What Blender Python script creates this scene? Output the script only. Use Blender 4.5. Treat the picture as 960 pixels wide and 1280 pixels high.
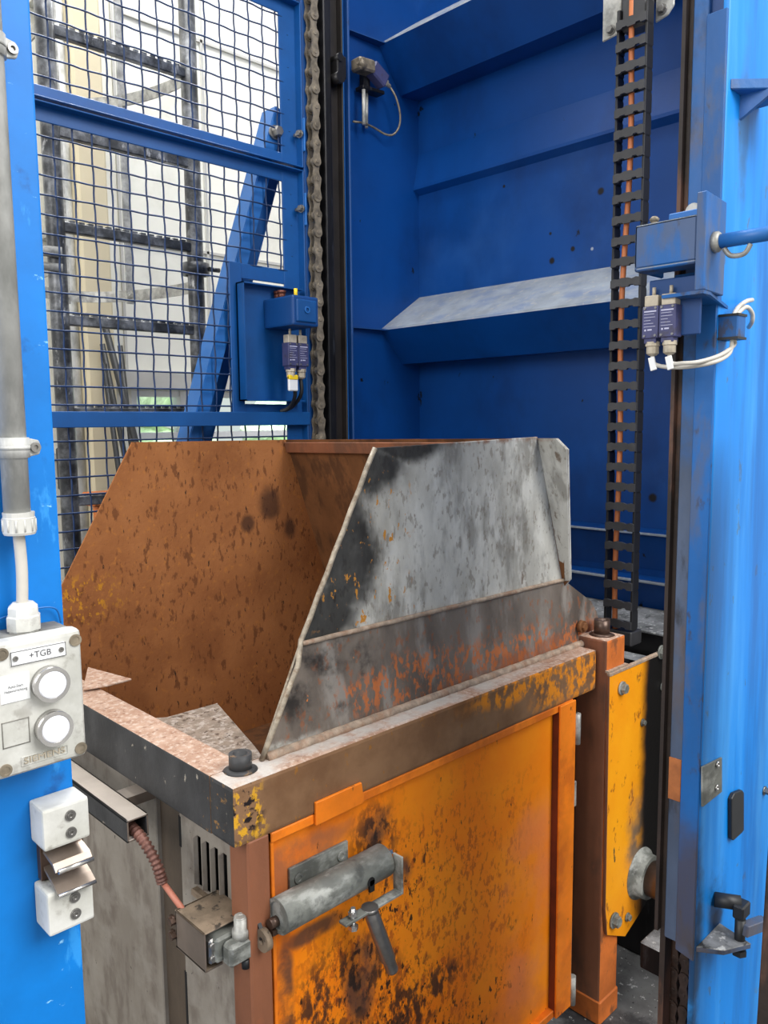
import bpy, bmesh, math, random
from mathutils import Vector, Matrix, noise
random.seed(4)
S = bpy.context.scene
COL = S.collection
for o in list(bpy.data.objects): bpy.data.objects.remove(o)

# ------------------------------------------------------------ camera
F = 1000.0; PITCH = math.radians(6.4348); ROLL = math.radians(-.526); YAW = math.radians(45.88)
CAM = Vector((0, 0, 1.65))
fw = Vector((math.cos(YAW)*math.cos(PITCH), math.sin(YAW)*math.cos(PITCH), -math.sin(PITCH)))
rt0 = Vector((math.sin(YAW), -math.cos(YAW), 0)); up0 = rt0.cross(fw)
rt = rt0*math.cos(ROLL) + up0*math.sin(ROLL); up = rt.cross(fw)
cd = bpy.data.cameras.new('camera'); cam = bpy.data.objects.new('camera', cd); COL.objects.link(cam)
cam.matrix_world = Matrix(((rt.x, up.x, -fw.x, 0), (rt.y, up.y, -fw.y, 0), (rt.z, up.z, -fw.z, CAM.z), (0, 0, 0, 1)))
cd.sensor_fit = 'VERTICAL'; cd.sensor_height = 36; cd.sensor_width = 27; cd.lens = F*36/1280; cd.clip_start = .02
S.camera = cam

# ------------------------------------------------------------ light
w = bpy.data.worlds.new('world'); S.world = w; w.use_nodes = True
w.node_tree.nodes['Background'].inputs[0].default_value = (1, .99, .96, 1)
w.node_tree.nodes['Background'].inputs[1].default_value = .6
def area(name, loc, target, size, power, color=(1, 1, 1), sy=None):
    l = bpy.data.lights.new(name, 'AREA'); l.energy = power; l.color = color; l.size = size
    if sy: l.shape = 'RECTANGLE'; l.size_y = sy
    o = bpy.data.objects.new(name, l); COL.objects.link(o); o.location = loc
    o.rotation_euler = (Vector(target)-Vector(loc)).to_track_quat('-Z', 'Y').to_euler(); return o
area('skylight_area', (1.6, -2.6, 4.6), (1.2, 1.0, 1.2), 3.0, 250, (1, .985, .96))
area('roof_light_area', (1.2, 1.4, 5.6), (1.4, 1.4, 1.0), 1.6, 60, (1, 1, 1))
area('wall_fill_area', (1.4, 2.75, 4.6), (1.5, 3.2, 1.5), 1.2, 45, (1, .99, .95))  # added fill to brighten the white wall behind the mesh
area('side_fill_area', (-2.6, .6, 3.2), (.8, 1.3, .9), 2.0, 70, (1, .98, .95))  # added off-frame fill that lifts the left-facing sides
area('daylight_area', (3.2, 5.2, 6.5), (3.2, 6.4, 1.0), 3.0, 900, (1, 1, 1))
S.view_settings.view_transform = 'Standard'; S.view_settings.look = 'None'
S.view_settings.gamma = 1; S.view_settings.exposure = 0.35; S.view_settings.use_curve_mapping = False

# ------------------------------------------------------------ maths on the photograph's rays
def at(px, py, ax, v):
    d = rt*((px-480)/F) + up*((640-py)/F) + fw
    i = 'xyz'.index(ax); t = (v-CAM[i])/d[i]
    return CAM + d*t

# ------------------------------------------------------------ materials
def C(r, g, b):
    f = lambda c: (c/255/12.92) if c <= 10 else ((c/255+.055)/1.055)**2.4
    return (f(r), f(g), f(b), 1)
def L(c, s, t, w=.04, st=(1, 1, 1), m=None, r=None, me=None, a=1.0, ax=None, inv=False):
    return dict(c=c, s=s, t=t, w=w, st=st, m=m, r=r, me=me, a=a, ax=ax)
def mat(name, base, rough=.5, metal=0., var=.12, vs=6, layers=(), bump=.0, bs=80, alt=None, vst=(1, 1, 1), spec=.5):
    m = bpy.data.materials.new(name); m.use_nodes = True
    nt = m.node_tree; N = nt.nodes; K = nt.links
    b = N['Principled BSDF']; b.inputs['Specular IOR Level'].default_value = spec
    geo = N.new('ShaderNodeNewGeometry'); P = geo.outputs['Position']
    def mth(op, x, y=None, clamp=False):
        n = N.new('ShaderNodeMath'); n.operation = op; n.use_clamp = clamp
        for k, v in ((0, x), (1, y)):
            if v is None: continue
            if isinstance(v, (int, float)): n.inputs[k].default_value = v
            else: K.new(v, n.inputs[k])
        return n.outputs[0]
    def nz(scale, st=(1, 1, 1), det=5, off=0):
        mp = N.new('ShaderNodeMapping'); mp.inputs['Scale'].default_value = st; mp.inputs['Location'].default_value = (off, off*.7, off*.3)
        K.new(P, mp.inputs[0]); n = N.new('ShaderNodeTexNoise'); n.inputs['Scale'].default_value = scale
        n.inputs['Detail'].default_value = det; n.inputs['Roughness'].default_value = .62
        K.new(mp.outputs[0], n.inputs['Vector']); return n.outputs[0]
    def mr(v, a, bb, c=0., d=1.):
        n = N.new('ShaderNodeMapRange'); n.interpolation_type = 'SMOOTHSTEP'
        for k, q in zip((1, 2, 3, 4), (a, bb, c, d)): n.inputs[k].default_value = q
        K.new(v, n.inputs[0]); return n.outputs[0]
    def mix(fac, a, bcol):
        n = N.new('ShaderNodeMix'); n.data_type = 'RGBA'
        K.new(fac, n.inputs[0])
        for k, v in ((6, a), (7, bcol)):
            if isinstance(v, tuple): n.inputs[k].default_value = v
            else: K.new(v, n.inputs[k])
        return n.outputs[2]
    def mixf(fac, a, bb):
        n = N.new('ShaderNodeMix'); n.data_type = 'FLOAT'; K.new(fac, n.inputs[0])
        for k, v in ((2, a), (3, bb)):
            if isinstance(v, (int, float)): n.inputs[k].default_value = v
            else: K.new(v, n.inputs[k])
        return n.outputs[0]
    v = nz(vs, vst, 6, 3)
    if alt is None:
        lo = tuple(max(0, x*(1-var*1.6)) for x in base[:3])+(1,); hi = tuple(min(1, x*(1+var*1.6)) for x in base[:3])+(1,)
    else: lo, hi = base, alt
    col = mix(mr(v, .3, .7), lo, hi); rg = rough; mt = metal
    for i, l in enumerate(layers):
        n = mr(nz(l['s'], l['st'], 6, 11.3*(i+1)), l['t']-l['w'], l['t']+l['w'])
        if l['m']:
            tot = None; wob = nz(7, (1, 1, 1), 4, 5+i)
            for cen, rad in l['m']:
                if isinstance(rad, (int, float)): rad = (rad,)*3
                mp = N.new('ShaderNodeVectorMath'); mp.operation = 'SUBTRACT'; K.new(P, mp.inputs[0]); mp.inputs[1].default_value = cen
                m2 = N.new('ShaderNodeVectorMath'); m2.operation = 'DIVIDE'; K.new(mp.outputs[0], m2.inputs[0]); m2.inputs[1].default_value = rad
                ln = N.new('ShaderNodeVectorMath'); ln.operation = 'LENGTH'; K.new(m2.outputs[0], ln.inputs[0])
                q = mth('ADD', ln.outputs['Value'], mth('MULTIPLY', mth('SUBTRACT', wob, .5), 1.6))
                q = mr(q, .45, 1.05, 1., 0.)
                tot = q if tot is None else mth('MAXIMUM', tot, q)
            n = mth('MULTIPLY', n, tot)
        if l['ax']:
            a_, x0, x1 = l['ax']; sp = N.new('ShaderNodeSeparateXYZ'); K.new(P, sp.inputs[0])
            wob = mth('MULTIPLY', mth('SUBTRACT', nz(9, (1, 1, 1), 4, 2), .5), abs(x1-x0)*.9)
            q = mth('ADD', sp.outputs['xyz'.index(a_)], wob)
            q = mr(q, x0, x1) if x1 > x0 else mr(q, x1, x0, 1., 0.)
            n = mth('MULTIPLY', n, q)
        if l['a'] != 1: n = mth('MULTIPLY', n, l['a'])
        col = mix(n, col, l['c'])
        if l['r'] is not None: rg = mixf(n, rg, l['r'])
        if l['me'] is not None: mt = mixf(n, mt, l['me'])
    K.new(col, b.inputs['Base Color'])
    for nm, vv in (('Roughness', rg), ('Metallic', mt)):
        if isinstance(vv, (int, float)): b.inputs[nm].default_value = vv
        else: K.new(vv, b.inputs[nm])
    if bump:
        bn = N.new('ShaderNodeBump'); bn.inputs['Strength'].default_value = bump; bn.inputs['Distance'].default_value = .004
        K.new(nz(bs, (1, 1, 1), 5, 1), bn.inputs['Height']); K.new(bn.outputs[0], b.inputs['Normal'])
    return m
BLK = C(22, 20, 18)
VS = (1, 1, .25)   # vertical streaks
M = {}
M['blue_post'] = mat('blue_post', C(0, 118, 204), .5, spec=.35, var=.10, vs=5, layers=[
    L(C(60, 160, 235), 26, .60, .03, (1, 1, .35), a=.5), L(C(135, 200, 245), 60, .66, .02, (.6, .6, 1), m=[((.286, .72, 1.5), (.018, .1, 1.2)), ((.27, .72, 1.12), (.03, .1, .08))]), L(C(120, 190, 240), 70, .71, .02, (.5, .5, 1.2), a=.8), L(C(20, 60, 120), 14, .66, .05, a=.6)], bump=.05, bs=30)
M['blue_wide'] = mat('blue_wide', C(0, 120, 206), .42, spec=.35, var=.10, vs=3, vst=(1, 1, .15), layers=[
    L(C(70, 95, 118), 40, .66, .02, (1, 1, .5), a=.7), L(C(10, 80, 150), 5, .56, .1, (3, 3, .3), a=.55), L(C(90, 180, 245), 4, .58, .1, (3, 3, .25), a=.35),
    L(C(25, 30, 38), 9, .45, .1, m=[(tuple(at(897, 1120, 'y', .436)), (.035, .1, .07)), (tuple(at(868, 1180, 'y', .436)), (.03, .1, .2))], a=.8),
    L(C(45, 80, 110), 9, .4, .1, m=[(tuple(at(930, 170, 'y', .436)), (.02, .1, .12))], a=.6)], bump=.04, bs=30)
M['blue_strip'] = mat('blue_strip', C(10, 90, 160), .5, var=.15, vs=5, vst=(1, 1, .3), layers=[
    L(C(85, 88, 95), 16, .57, .06, (1, 1, .3), a=.6), L(C(60, 52, 48), 30, .62, .04, (1, 1, .5), a=.7),
    L(C(70, 60, 55), 8, .4, .1, m=[((1, .45, 1.0), (.2, .1, .14))], a=.8)], bump=.1)
M['rail_worn'] = mat('rail_worn', C(74, 88, 112), .5, var=.2, vs=7, vst=(1, 1, .3), layers=[
    L(C(95, 78, 66), 14, .55, .08, (1, 1, .4), a=.6), L(C(30, 32, 36), 18, .6, .06, (1, 1, .4), a=.8), L(C(15, 95, 165), 6, .5, .08, ax=('z', 1.45, 1.75), a=.85)], bump=.15)
M['dark_brown'] = mat('dark_brown', C(40, 30, 25), .6, var=.3, vs=8, layers=[L(C(95, 65, 50), 12, .6, .06, (1, 1, .3))], bump=.2)
M['patch_rust'] = mat('patch_rust', C(160, 95, 50), .6, var=.25, vs=15, bump=.2)
M['blue_dark'] = mat('blue_dark', C(4, 62, 122), .45, var=.08, vs=3, layers=[L(C(3, 30, 70), 10, .68, .03, a=.5)], bump=.02)
M['blue_mesh'] = mat('blue_mesh', C(4, 76, 140), .45, var=.08, vs=8)
M['blue_wire'] = mat('blue_wire', C(14, 46, 88), .5, var=.15, vs=20)
M['blue_brace'] = mat('blue_brace', C(28, 100, 172), .45, var=.08, vs=4)
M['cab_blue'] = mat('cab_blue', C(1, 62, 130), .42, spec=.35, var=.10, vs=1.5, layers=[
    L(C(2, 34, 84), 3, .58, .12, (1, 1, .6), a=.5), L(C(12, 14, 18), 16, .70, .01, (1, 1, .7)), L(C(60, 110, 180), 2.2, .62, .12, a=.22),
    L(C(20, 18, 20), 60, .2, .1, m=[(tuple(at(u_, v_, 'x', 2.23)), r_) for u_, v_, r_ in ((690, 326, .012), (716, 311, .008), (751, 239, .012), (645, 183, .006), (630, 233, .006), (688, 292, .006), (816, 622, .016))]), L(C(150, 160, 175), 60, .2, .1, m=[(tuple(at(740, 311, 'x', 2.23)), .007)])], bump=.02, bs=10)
M['dust_blue'] = mat('dust_blue', C(134, 142, 152), .8, var=.1, vs=12, layers=[
    L(C(80, 105, 150), 14, .56, .1, (1, .5, 1), a=.5), L(C(165, 160, 150), 40, .62, .05, a=.5)], bump=.05)
M['shelf_dust'] = mat('shelf_dust', C(132, 116, 102), .95, var=.15, vs=30, layers=[L(C(176, 164, 154), 90, .56, .08, a=.8), L(C(80, 62, 50), 80, .6, .05)], bump=.8, bs=60)
M['dust'] = mat('dust', C(120, 122, 124), .95, var=.3, vs=18, layers=[L(C(190, 190, 188), 60, .62, .05), L(C(40, 42, 45), 30, .62, .05)], bump=.6, bs=70)
M['galv'] = mat('galv', C(165, 164, 158), .45, .2, var=.25, vs=30, bump=.05)
M['steel'] = mat('steel', C(140, 138, 135), .35, .8, var=.15, vs=20)
M['bright'] = mat('bright', C(200, 198, 195), .25, .9, var=.08, vs=20)
M['black_steel'] = mat('black_steel', C(28, 27, 28), .4, .35, var=.3, vs=12, vst=(1, 1, .3), layers=[L(C(70, 72, 76), 25, .62, .05, (1, 1, .2), a=.6)], bump=.1)
M['chain'] = mat('chain', C(124, 114, 98), .45, .2, var=.3, vs=30, bump=.1)
M['chain_rust'] = mat('chain_rust', C(62, 48, 42), .6, .3, var=.3, vs=30, bump=.2)
M['link_black'] = mat('link_black', C(26, 26, 28), .5)
M['arm_top_bright'] = mat('arm_top_bright', C(166, 156, 146), .5, var=.08, vs=8)  # silver arm top, its brightness put into the colour
M['rail_dark'] = mat('rail_dark', C(32, 27, 25), .5, var=.3, vs=9, bump=.1)
M['plastic_black'] = mat('plastic_black', C(56, 56, 58), .45, var=.12, vs=20)
M['orange_cable'] = mat('orange_cable', C(205, 120, 70), .5, var=.1)
M['ladder'] = mat('ladder', C(104, 106, 109), .4, .4, var=.4, vs=22, layers=[L(C(35, 37, 40), 12, .5, .1, a=.8), L(C(185, 185, 185), 30, .64, .04, (1, 1, .4), a=.7)], bump=.1)
M['pipe'] = mat('pipe', C(182, 183, 180), .45, .0, var=.22, vs=12, vst=(1, 1, .5), layers=[L(C(120, 122, 118), 9, .56, .07, (1, 1, .5), a=.6), L(C(215, 215, 212), 14, .6, .05, (1, 1, .4), a=.6)], bump=.05)
M['plastic_white'] = mat('plastic_white', C(186, 186, 179), .5, var=.1, vs=9, layers=[L(C(125, 120, 110), 35, .62, .05, a=.6), L(C(232, 232, 230), 8, .55, .1, a=.5)], bump=.08)
M['dark_dirt_plastic'] = mat('dirt_plastic', C(120, 118, 112), .7, var=.25, vs=30, bump=.1)
M['label'] = mat('label', C(235, 237, 238), .35, var=.03)
M['ink'] = mat('ink', C(85, 85, 90), .5, var=.02)
M['lens'] = mat('lens', C(232, 234, 242), .25, var=.03, vs=40)
M['rust'] = mat('rust_plate', C(148, 93, 54), .85, var=.1, vs=4, alt=C(168, 110, 66), layers=[
    L(C(180, 116, 58), 70, .62, .04, (1, 1, .8), a=.6), L(C(96, 56, 34), 55, .60, .04, (1.2, 1, .5), a=.7), L(C(52, 38, 30), 75, .66, .02, (1.5, 1, .5)),
    L(C(105, 58, 30), 3, .57, .08, a=.4),
    L(C(48, 34, 32), 3, .2, .1, m=[(tuple(at(338, 632, 'y', 1.895)), (.045, .2, .06)), (tuple(at(362, 660, 'y', 1.895)), (.03, .2, .045)), (tuple(at(310, 655, 'y', 1.895)), (.03, .2, .03))], a=.75),
    L(C(190, 130, 40), 80, .57, .03, (1, 1, .7), m=[(tuple(at(100, 750, 'y', 1.895)), (.12, .2, .1))])], bump=.35, bs=90, spec=.2)
M['rust_dark'] = mat('rust_dark', C(116, 76, 46), .75, var=.15, vs=6, layers=[L(C(60, 40, 28), 12, .55, .06, (1, 1, .4), a=.6)], bump=.25, spec=.25)
ub = at(560, 680, 'y', 1.0075)
M['hood_plate'] = mat('hood_plate', C(162, 159, 150), .6, 0., spec=.3, var=.12, vs=9, vst=(1, 1, .5), alt=C(206, 204, 195), layers=[
    L(C(105, 101, 94), 14, .55, .07, (1, 1, .35), a=.6), L(C(214, 212, 204), 22, .58, .06, (1, 1, .4), a=.6), L(C(110, 98, 84), 90, .60, .04, (1, 1, .5), a=.5),
    L(C(96, 72, 50), 45, .66, .03, (1, 1, .4), a=.7),
    L(C(26, 25, 25), 3, .3, .2, m=[((.88, 1.0, 1.42), (.10, .3, .14)), ((.84, 1.0, 1.32), (.10, .3, .06)), ((.96, 1.0, 1.57), (.08, .3, .07)), ((1.02, 1.0, 1.61), (.14, .3, .04))], a=.93),
    L(C(190, 130, 50), 60, .62, .02, (1, 1, .6), m=[((.93, 1.0, 1.42), (.16, .3, .22))]),
    L(C(130, 80, 50), 30, .52, .08, m=[((1.2, 1.0, 1.615), (.4, .3, .015))], a=.8)], bump=.2, bs=120)
M['skirt_plate'] = mat('skirt_plate', C(84, 75, 68), .6, .0, spec=.3, var=.2, vs=7, vst=(1, 1, .5), alt=C(128, 118, 108), layers=[
    L(C(160, 154, 146), 12, .56, .07, (1, 1, .35), a=.6), L(C(150, 84, 40), 80, .60, .04, (.9, 1, .5), a=.5), L(C(30, 27, 26), 9, .56, .08, m=[((.85, 1.0, 1.22), (.16, .3, .1))], a=.9),
    L(C(196, 108, 50), 95, .54, .05, (.9, 1, .5), m=[((1.35, 1.0, 1.15), (.42, .3, .06)), ((1.05, 1, 1.18), (.25, .3, .06))], a=.8),
    L(C(150, 80, 40), 10, .5, .12, m=[((1.5, 1.0, 1.14), (.4, .3, .035))], a=.7),
    L(C(200, 120, 60), 60, .70, .015, (.7, 1, .5)), L(C(170, 168, 160), 20, .5, .08, m=[((1.1, 1.0, 1.125), (.6, .3, .012)), ((.72, 1, 1.13), (.12, .3, .02))])], bump=.25, bs=120)
M['edge_bright'] = mat('edge_bright', C(158, 146, 128), .5, .1, var=.2, vs=70, layers=[L(C(110, 84, 60), 60, .58, .08, a=.6)], bump=.2)
M['weld_dust'] = mat('weld_dust', C(158, 140, 122), .8, .0, var=.2, vs=60, layers=[L(C(140, 96, 66), 40, .55, .1, a=.5)], bump=.5)
M['beam_front'] = mat('beam_front', C(112, 80, 54), .65, .0, spec=.3, var=.1, vs=9, alt=C(140, 106, 76), layers=[
    L(C(226, 138, 30), 70, .50, .07, (.8, 1, .6), m=[((1.50, .94, 1.09), (.18, .2, .08)), ((1.30, .94, 1.11), (.2, .2, .035))]),
    L(C(215, 160, 40), 75, .55, .03, (1, 1, .7), m=[((.628, .94, 1.08), (.045, .1, .06))]), L(C(30, 22, 24), 55, .55, .03, m=[((.625, .94, 1.085), (.04, .1, .055))]),
    L(C(150, 100, 40), 60, .64, .02, (1, 1, .4), a=.8), L(C(120, 75, 35), 7, .55, .08, m=[((1.1, .94, 1.11), (.4, .2, .03))], a=.6)], bump=.2, bs=60)
M['beam_black'] = mat('beam_black', C(48, 48, 49), .55, .0, var=.2, vs=12, layers=[L(C(75, 75, 76), 9, .55, .08, (1, 1, .5), a=.5), L(C(165, 155, 140), 60, .70, .02, (1, 1, .6)), L(C(150, 110, 60), 70, .62, .03, m=[((.6, .99, 1.07), (.1, .05, .1))])], bump=.2)
M['beam_top'] = mat('beam_top', C(156, 120, 98), .85, .0, var=.12, vs=30, alt=C(180, 150, 130), layers=[
    L(C(200, 184, 170), 110, .56, .07, a=.6), L(C(120, 80, 58), 90, .60, .06, a=.6), L(C(185, 183, 178), 10, .45, .1, m=[((.64, .97, 1.13), (.07, .06, .1)), ((.95, .97, 1.127), (.5, .03, .05))], a=.8)], bump=.5, bs=110)
M['post_brown'] = mat('post_brown', C(134, 84, 58), .6, .05, var=.14, vs=6, vst=(1, 1, .4), layers=[L(C(70, 58, 50), 9, .56, .07, (1, 1, .4), a=.5), L(C(150, 90, 60), 40, .64, .03, (1, 1, .5), a=.6)], bump=.15)
M['post_orange'] = mat('post_orange', C(196, 105, 42), .6, var=.15, vs=10, layers=[L(C(110, 70, 45), 18, .56, .05, (1, 1, .5), a=.8)], bump=.2)
fl = (1.4, 1, .8)
M['door_orange'] = mat('door_orange', C(246, 124, 6), .5, var=.1, vs=4, spec=.35, alt=C(255, 148, 18), layers=[
    L(C(190, 92, 50), 6, .52, .1, m=[((.74, .96, 1.0), (.2, .2, .1)), ((1.25, .96, .4), (.2, .2, .15))], a=.5),
    L(C(176, 78, 22), 70, .56, .05, fl, m=[((1.05, .96, .7), (.38, .3, .34))], a=.7),
    L(C(225, 130, 90), 5, .5, .1, m=[((1.37, .96, .6), (.15, .2, .3))], a=.45),
    L(C(150, 96, 66), 12, .42, .12, m=[(tuple(at(385, 1062, 'y', .958)), (.1, .2, .035)), (tuple(at(352, 1110, 'y', .958)), (.03, .2, .07))], a=.75),
    L(C(62, 56, 52), 12, .42, .14, m=[(tuple(at(470, 1038, 'y', .958)), (.06, .2, .055)), (tuple(at(500, 1090, 'y', .958)), (.035, .2, .04)), (tuple(at(452, 1230, 'y', .958)), (.05, .2, .09)), (tuple(at(358, 1240, 'y', .958)), (.022, .2, .12)), (tuple(at(390, 1165, 'y', .958)), (.08, .2, .022))], a=.85),
    L(C(42, 34, 30), 44, .51, .07, fl, m=[(tuple(at(475, 1045, 'y', .958)), (.075, .2, .075)), (tuple(at(430, 1240, 'y', .958)), (.16, .2, .10)), (tuple(at(520, 1250, 'y', .958)), (.16, .2, .08)), (tuple(at(640, 1152, 'y', .958)), (.02, .2, .02))], a=.9),
    L(C(60, 35, 20), 60, .60, .03, fl, m=[((.95, .96, .78), (.16, .3, .14)), ((.92, .96, .60), (.26, .3, .14)), ((1.12, .96, .45), (.25, .3, .12))]),
    L(C(50, 30, 20), 45, .70, .015, (1.6, 1, .5))], bump=.2, bs=60)
M['door_rim'] = mat('door_rim', C(240, 128, 22), .5, var=.1, vs=8, layers=[L(C(60, 32, 20), 34, .66, .03, (1, 1, .5)), L(C(180, 80, 20), 8, .55, .08, a=.5)], bump=.1)
M['door_shade'] = mat('door_shade', C(96, 34, 10), .6, var=.3, vs=10, bump=.2)  # shade inside the door recess painted as a darker orange
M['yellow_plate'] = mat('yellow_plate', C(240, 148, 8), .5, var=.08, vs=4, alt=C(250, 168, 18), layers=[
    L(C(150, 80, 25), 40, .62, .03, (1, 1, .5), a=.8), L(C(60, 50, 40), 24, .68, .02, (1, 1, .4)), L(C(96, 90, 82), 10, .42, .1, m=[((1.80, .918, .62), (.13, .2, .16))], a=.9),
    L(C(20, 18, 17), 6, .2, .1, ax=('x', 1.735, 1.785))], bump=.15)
M['panel_grey'] = mat('panel_grey', C(128, 120, 110), .6, .0, spec=.35, var=.12, vs=5, alt=C(152, 145, 135), vst=(1, .6, .6), layers=[
    L(C(98, 87, 78), 9, .56, .1, (1, 2.2, .9), a=.6), L(C(158, 152, 143), 11, .56, .08, (1, 1, 1.5), a=.4), L(C(50, 42, 36), 50, .70, .02)], bump=.12)
M['panel_dark'] = mat('panel_dark', C(88, 76, 64), .6, .2, var=.2, vs=8, vst=(1, 1, .4), bump=.15)
M['black'] = mat('black', C(10, 9, 9), .8, var=.1)
M['grimy_steel'] = mat('grimy_steel', C(112, 114, 108), .5, .1, var=.25, vs=14, layers=[L(C(176, 178, 172), 26, .55, .08, (.5, 1, 1), a=.7), L(C(50, 50, 50), 14, .6, .05, a=.6)], bump=.25)
M['box_dusty'] = mat('box_dusty', C(128, 112, 94), .7, .2, var=.2, vs=26, layers=[L(C(70, 62, 54), 45, .6, .04)], bump=.3)
M['box_side'] = mat('box_side', C(112, 100, 90), .45, .1, var=.12, vs=10, bump=.08)
M['pink_rod'] = mat('pink_rod', C(178, 112, 92), .5, var=.1)
M['hose'] = mat('hose', C(112, 76, 66), .5, .3, var=.2, vs=30)
M['switch_blue'] = mat('switch_blue', C(66, 68, 108), .45, var=.1, vs=20, layers=[L(C(60, 55, 60), 30, .62, .04, a=.6)])
M['print'] = mat('print', C(190, 190, 215), .5, var=.02)
M['cable_white'] = mat('cable_white', C(188, 184, 176), .45, var=.08, vs=20)
M['gland'] = mat('gland', C(176, 166, 148), .5, .2, var=.2, vs=30)
M['brown_steel'] = mat('brown_steel', C(86, 68, 58), .35, .5, var=.15, vs=20, bump=.05)
M['clip'] = mat('clip', C(150, 136, 124), .35, .6, var=.12, vs=20)
M['wall_white'] = mat('wall_white', C(228, 227, 217), .7, var=.03, vs=1.5, layers=[L(C(196, 194, 182), 3, .6, .1, a=.5)])
M['wall_beige'] = mat('wall_beige', C(208, 196, 166), .7, var=.03, vs=1.5)
M['grey_trim'] = mat('grey_trim', C(186, 185, 180), .6, var=.05)
M['floor'] = mat('floor', C(92, 92, 92), .8, var=.25, vs=6, layers=[L(C(40, 40, 42), 5, .56, .06), L(C(170, 170, 168), 70, .64, .04), L(C(25, 25, 27), 90, .66, .03)], bump=.5, bs=60)
M['rod_black'] = mat('rod_black', C(30, 32, 35), .5, var=.2)
M['leaf'] = mat('leaf', C(200, 226, 186), .8, var=.3, vs=6)
M['yellow'] = mat('yellow', C(235, 200, 30), .5, var=.05)
M['copper'] = mat('copper', C(110, 62, 48), .45, .5, var=.2)
gm = bpy.data.materials.new('pane_glass'); gm.use_nodes = True
g = gm.node_tree.nodes['Principled BSDF']; g.inputs['Transmission Weight'].default_value = 1; g.inputs['Roughness'].default_value = .05; g.inputs['IOR'].default_value = 1.05
g.inputs['Base Color'].default_value = (.85, .97, .95, 1); M['glass'] = gm

# ------------------------------------------------------------ mesh helpers
def BM(): return bmesh.new()
def V(*a): return Vector(a)
def hexa(bm, q, bev=0, seg=1):
    """q: 8 points, 0-3 bottom loop, 4-7 top loop"""
    vs = [bm.verts.new(p) for p in q]
    fs = [bm.faces.new([vs[i] for i in f]) for f in ((3, 2, 1, 0), (4, 5, 6, 7), (0, 1, 5, 4), (1, 2, 6, 5), (2, 3, 7, 6), (3, 0, 4, 7))]
    bmesh.ops.recalc_face_normals(bm, faces=fs)
    if bev:
        es = list({e for f in fs for e in f.edges})
        bmesh.ops.bevel(bm, geom=es, offset=bev, segments=seg, profile=.6, affect='EDGES', clamp_overlap=True)
def box(bm, a, b, bev=0, seg=1):
    x0, x1 = sorted((a[0], b[0])); y0, y1 = sorted((a[1], b[1])); z0, z1 = sorted((a[2], b[2]))
    hexa(bm, [(x0, y0, z0), (x1, y0, z0), (x1, y1, z0), (x0, y1, z0), (x0, y0, z1), (x1, y0, z1), (x1, y1, z1), (x0, y1, z1)], bev, seg)
def slab(bm, pts, n, bev=0):
    """polygon pts extruded by vector n"""
    n = Vector(n); a = [bm.verts.new(Vector(p)) for p in pts]; b = [bm.verts.new(Vector(p)+n) for p in pts]; k = len(pts)
    fs = [bm.faces.new(a[::-1]), bm.faces.new(b)] + [bm.faces.new((a[i], a[(i+1) % k], b[(i+1) % k], b[i])) for i in range(k)]
    bmesh.ops.recalc_face_normals(bm, faces=fs)
    if bev:
        bmesh.ops.bevel(bm, geom=list({e for f in fs for e in f.edges}), offset=bev, segments=1, affect='EDGES', clamp_overlap=True)
def frame_of(d):
    d = Vector(d).normalized(); h = V(0, 0, 1) if abs(d.z) < .9 else V(1, 0, 0)
    u = d.cross(h).normalized(); return d, u, d.cross(u).normalized()
def bar(bm, p0, p1, wx, wz, hint=None, bev=0):
    """rectangular bar from p0 to p1"""
    p0 = Vector(p0); p1 = Vector(p1); d = (p1-p0).normalized(); h = Vector(hint) if hint else (V(0, 0, 1) if abs(d.z) < .9 else V(0, 1, 0))
    u = d.cross(h).normalized(); v = u.cross(d).normalized()
    q = [p0+u*sx*wx/2+v*sz*wz/2 for sx, sz in ((-1, -1), (1, -1), (1, 1), (-1, 1))]; r = [p+(p1-p0) for p in q]
    hexa(bm, q+r, bev)
def cyl(bm, p0, p1, r0, r1=None, seg=20, smooth=True):
    r1 = r0 if r1 is None else r1; lathe(bm, p0, p1, [(0, r0), (1, r1)], seg, smooth)
def lathe(bm, p0, p1, prof, seg=20, smooth=True):
    """prof: (t along p0..p1, radius); ends capped"""
    p0 = Vector(p0); p1 = Vector(p1); d, u, v = frame_of(p1-p0); rings = []
    for t, r in prof:
        c = p0+(p1-p0)*t; rings.append([bm.verts.new(c+(u*math.cos(2*math.pi*i/seg)+v*math.sin(2*math.pi*i/seg))*r) for i in range(seg)])
    fs = []
    for a, b in zip(rings, rings[1:]):
        for i in range(seg):
            f = bm.faces.new((a[i], a[(i+1) % seg], b[(i+1) % seg], b[i])); f.smooth = smooth; fs.append(f)
    fs.append(bm.faces.new(rings[0])); fs.append(bm.faces.new(rings[-1]))
    bmesh.ops.recalc_face_normals(bm, faces=fs)
def ringtube(bm, p0, p1, ro, ri, seg=24, floor=0.):
    """open pipe; floor>0 leaves a closed bottom of that share of the length"""
    p0 = Vector(p0); p1 = Vector(p1); L_ = (p1-p0); d, u, v = frame_of(L_)
    def ring(c, r): return [bm.verts.new(c+(u*math.cos(2*math.pi*i/seg)+v*math.sin(2*math.pi*i/seg))*r) for i in range(seg)]
    A = ring(p0, ro); B = ring(p1-L_*.0, ro); Cc = ring(p1, ri); D = ring(p0+L_*floor, ri); fs = []
    seq = [A, B, Cc, D] + ([] if floor else [A])
    for k, (a, b) in enumerate(zip(seq, seq[1:])):
        for i in range(seg):
            f = bm.faces.new((a[i], a[(i+1) % seg], b[(i+1) % seg], b[i])); f.smooth = k in (0, 2); fs.append(f)
    if floor: fs += [bm.faces.new(D), bm.faces.new(A[::-1])]
    bmesh.ops.recalc_face_normals(bm, faces=fs)
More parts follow.
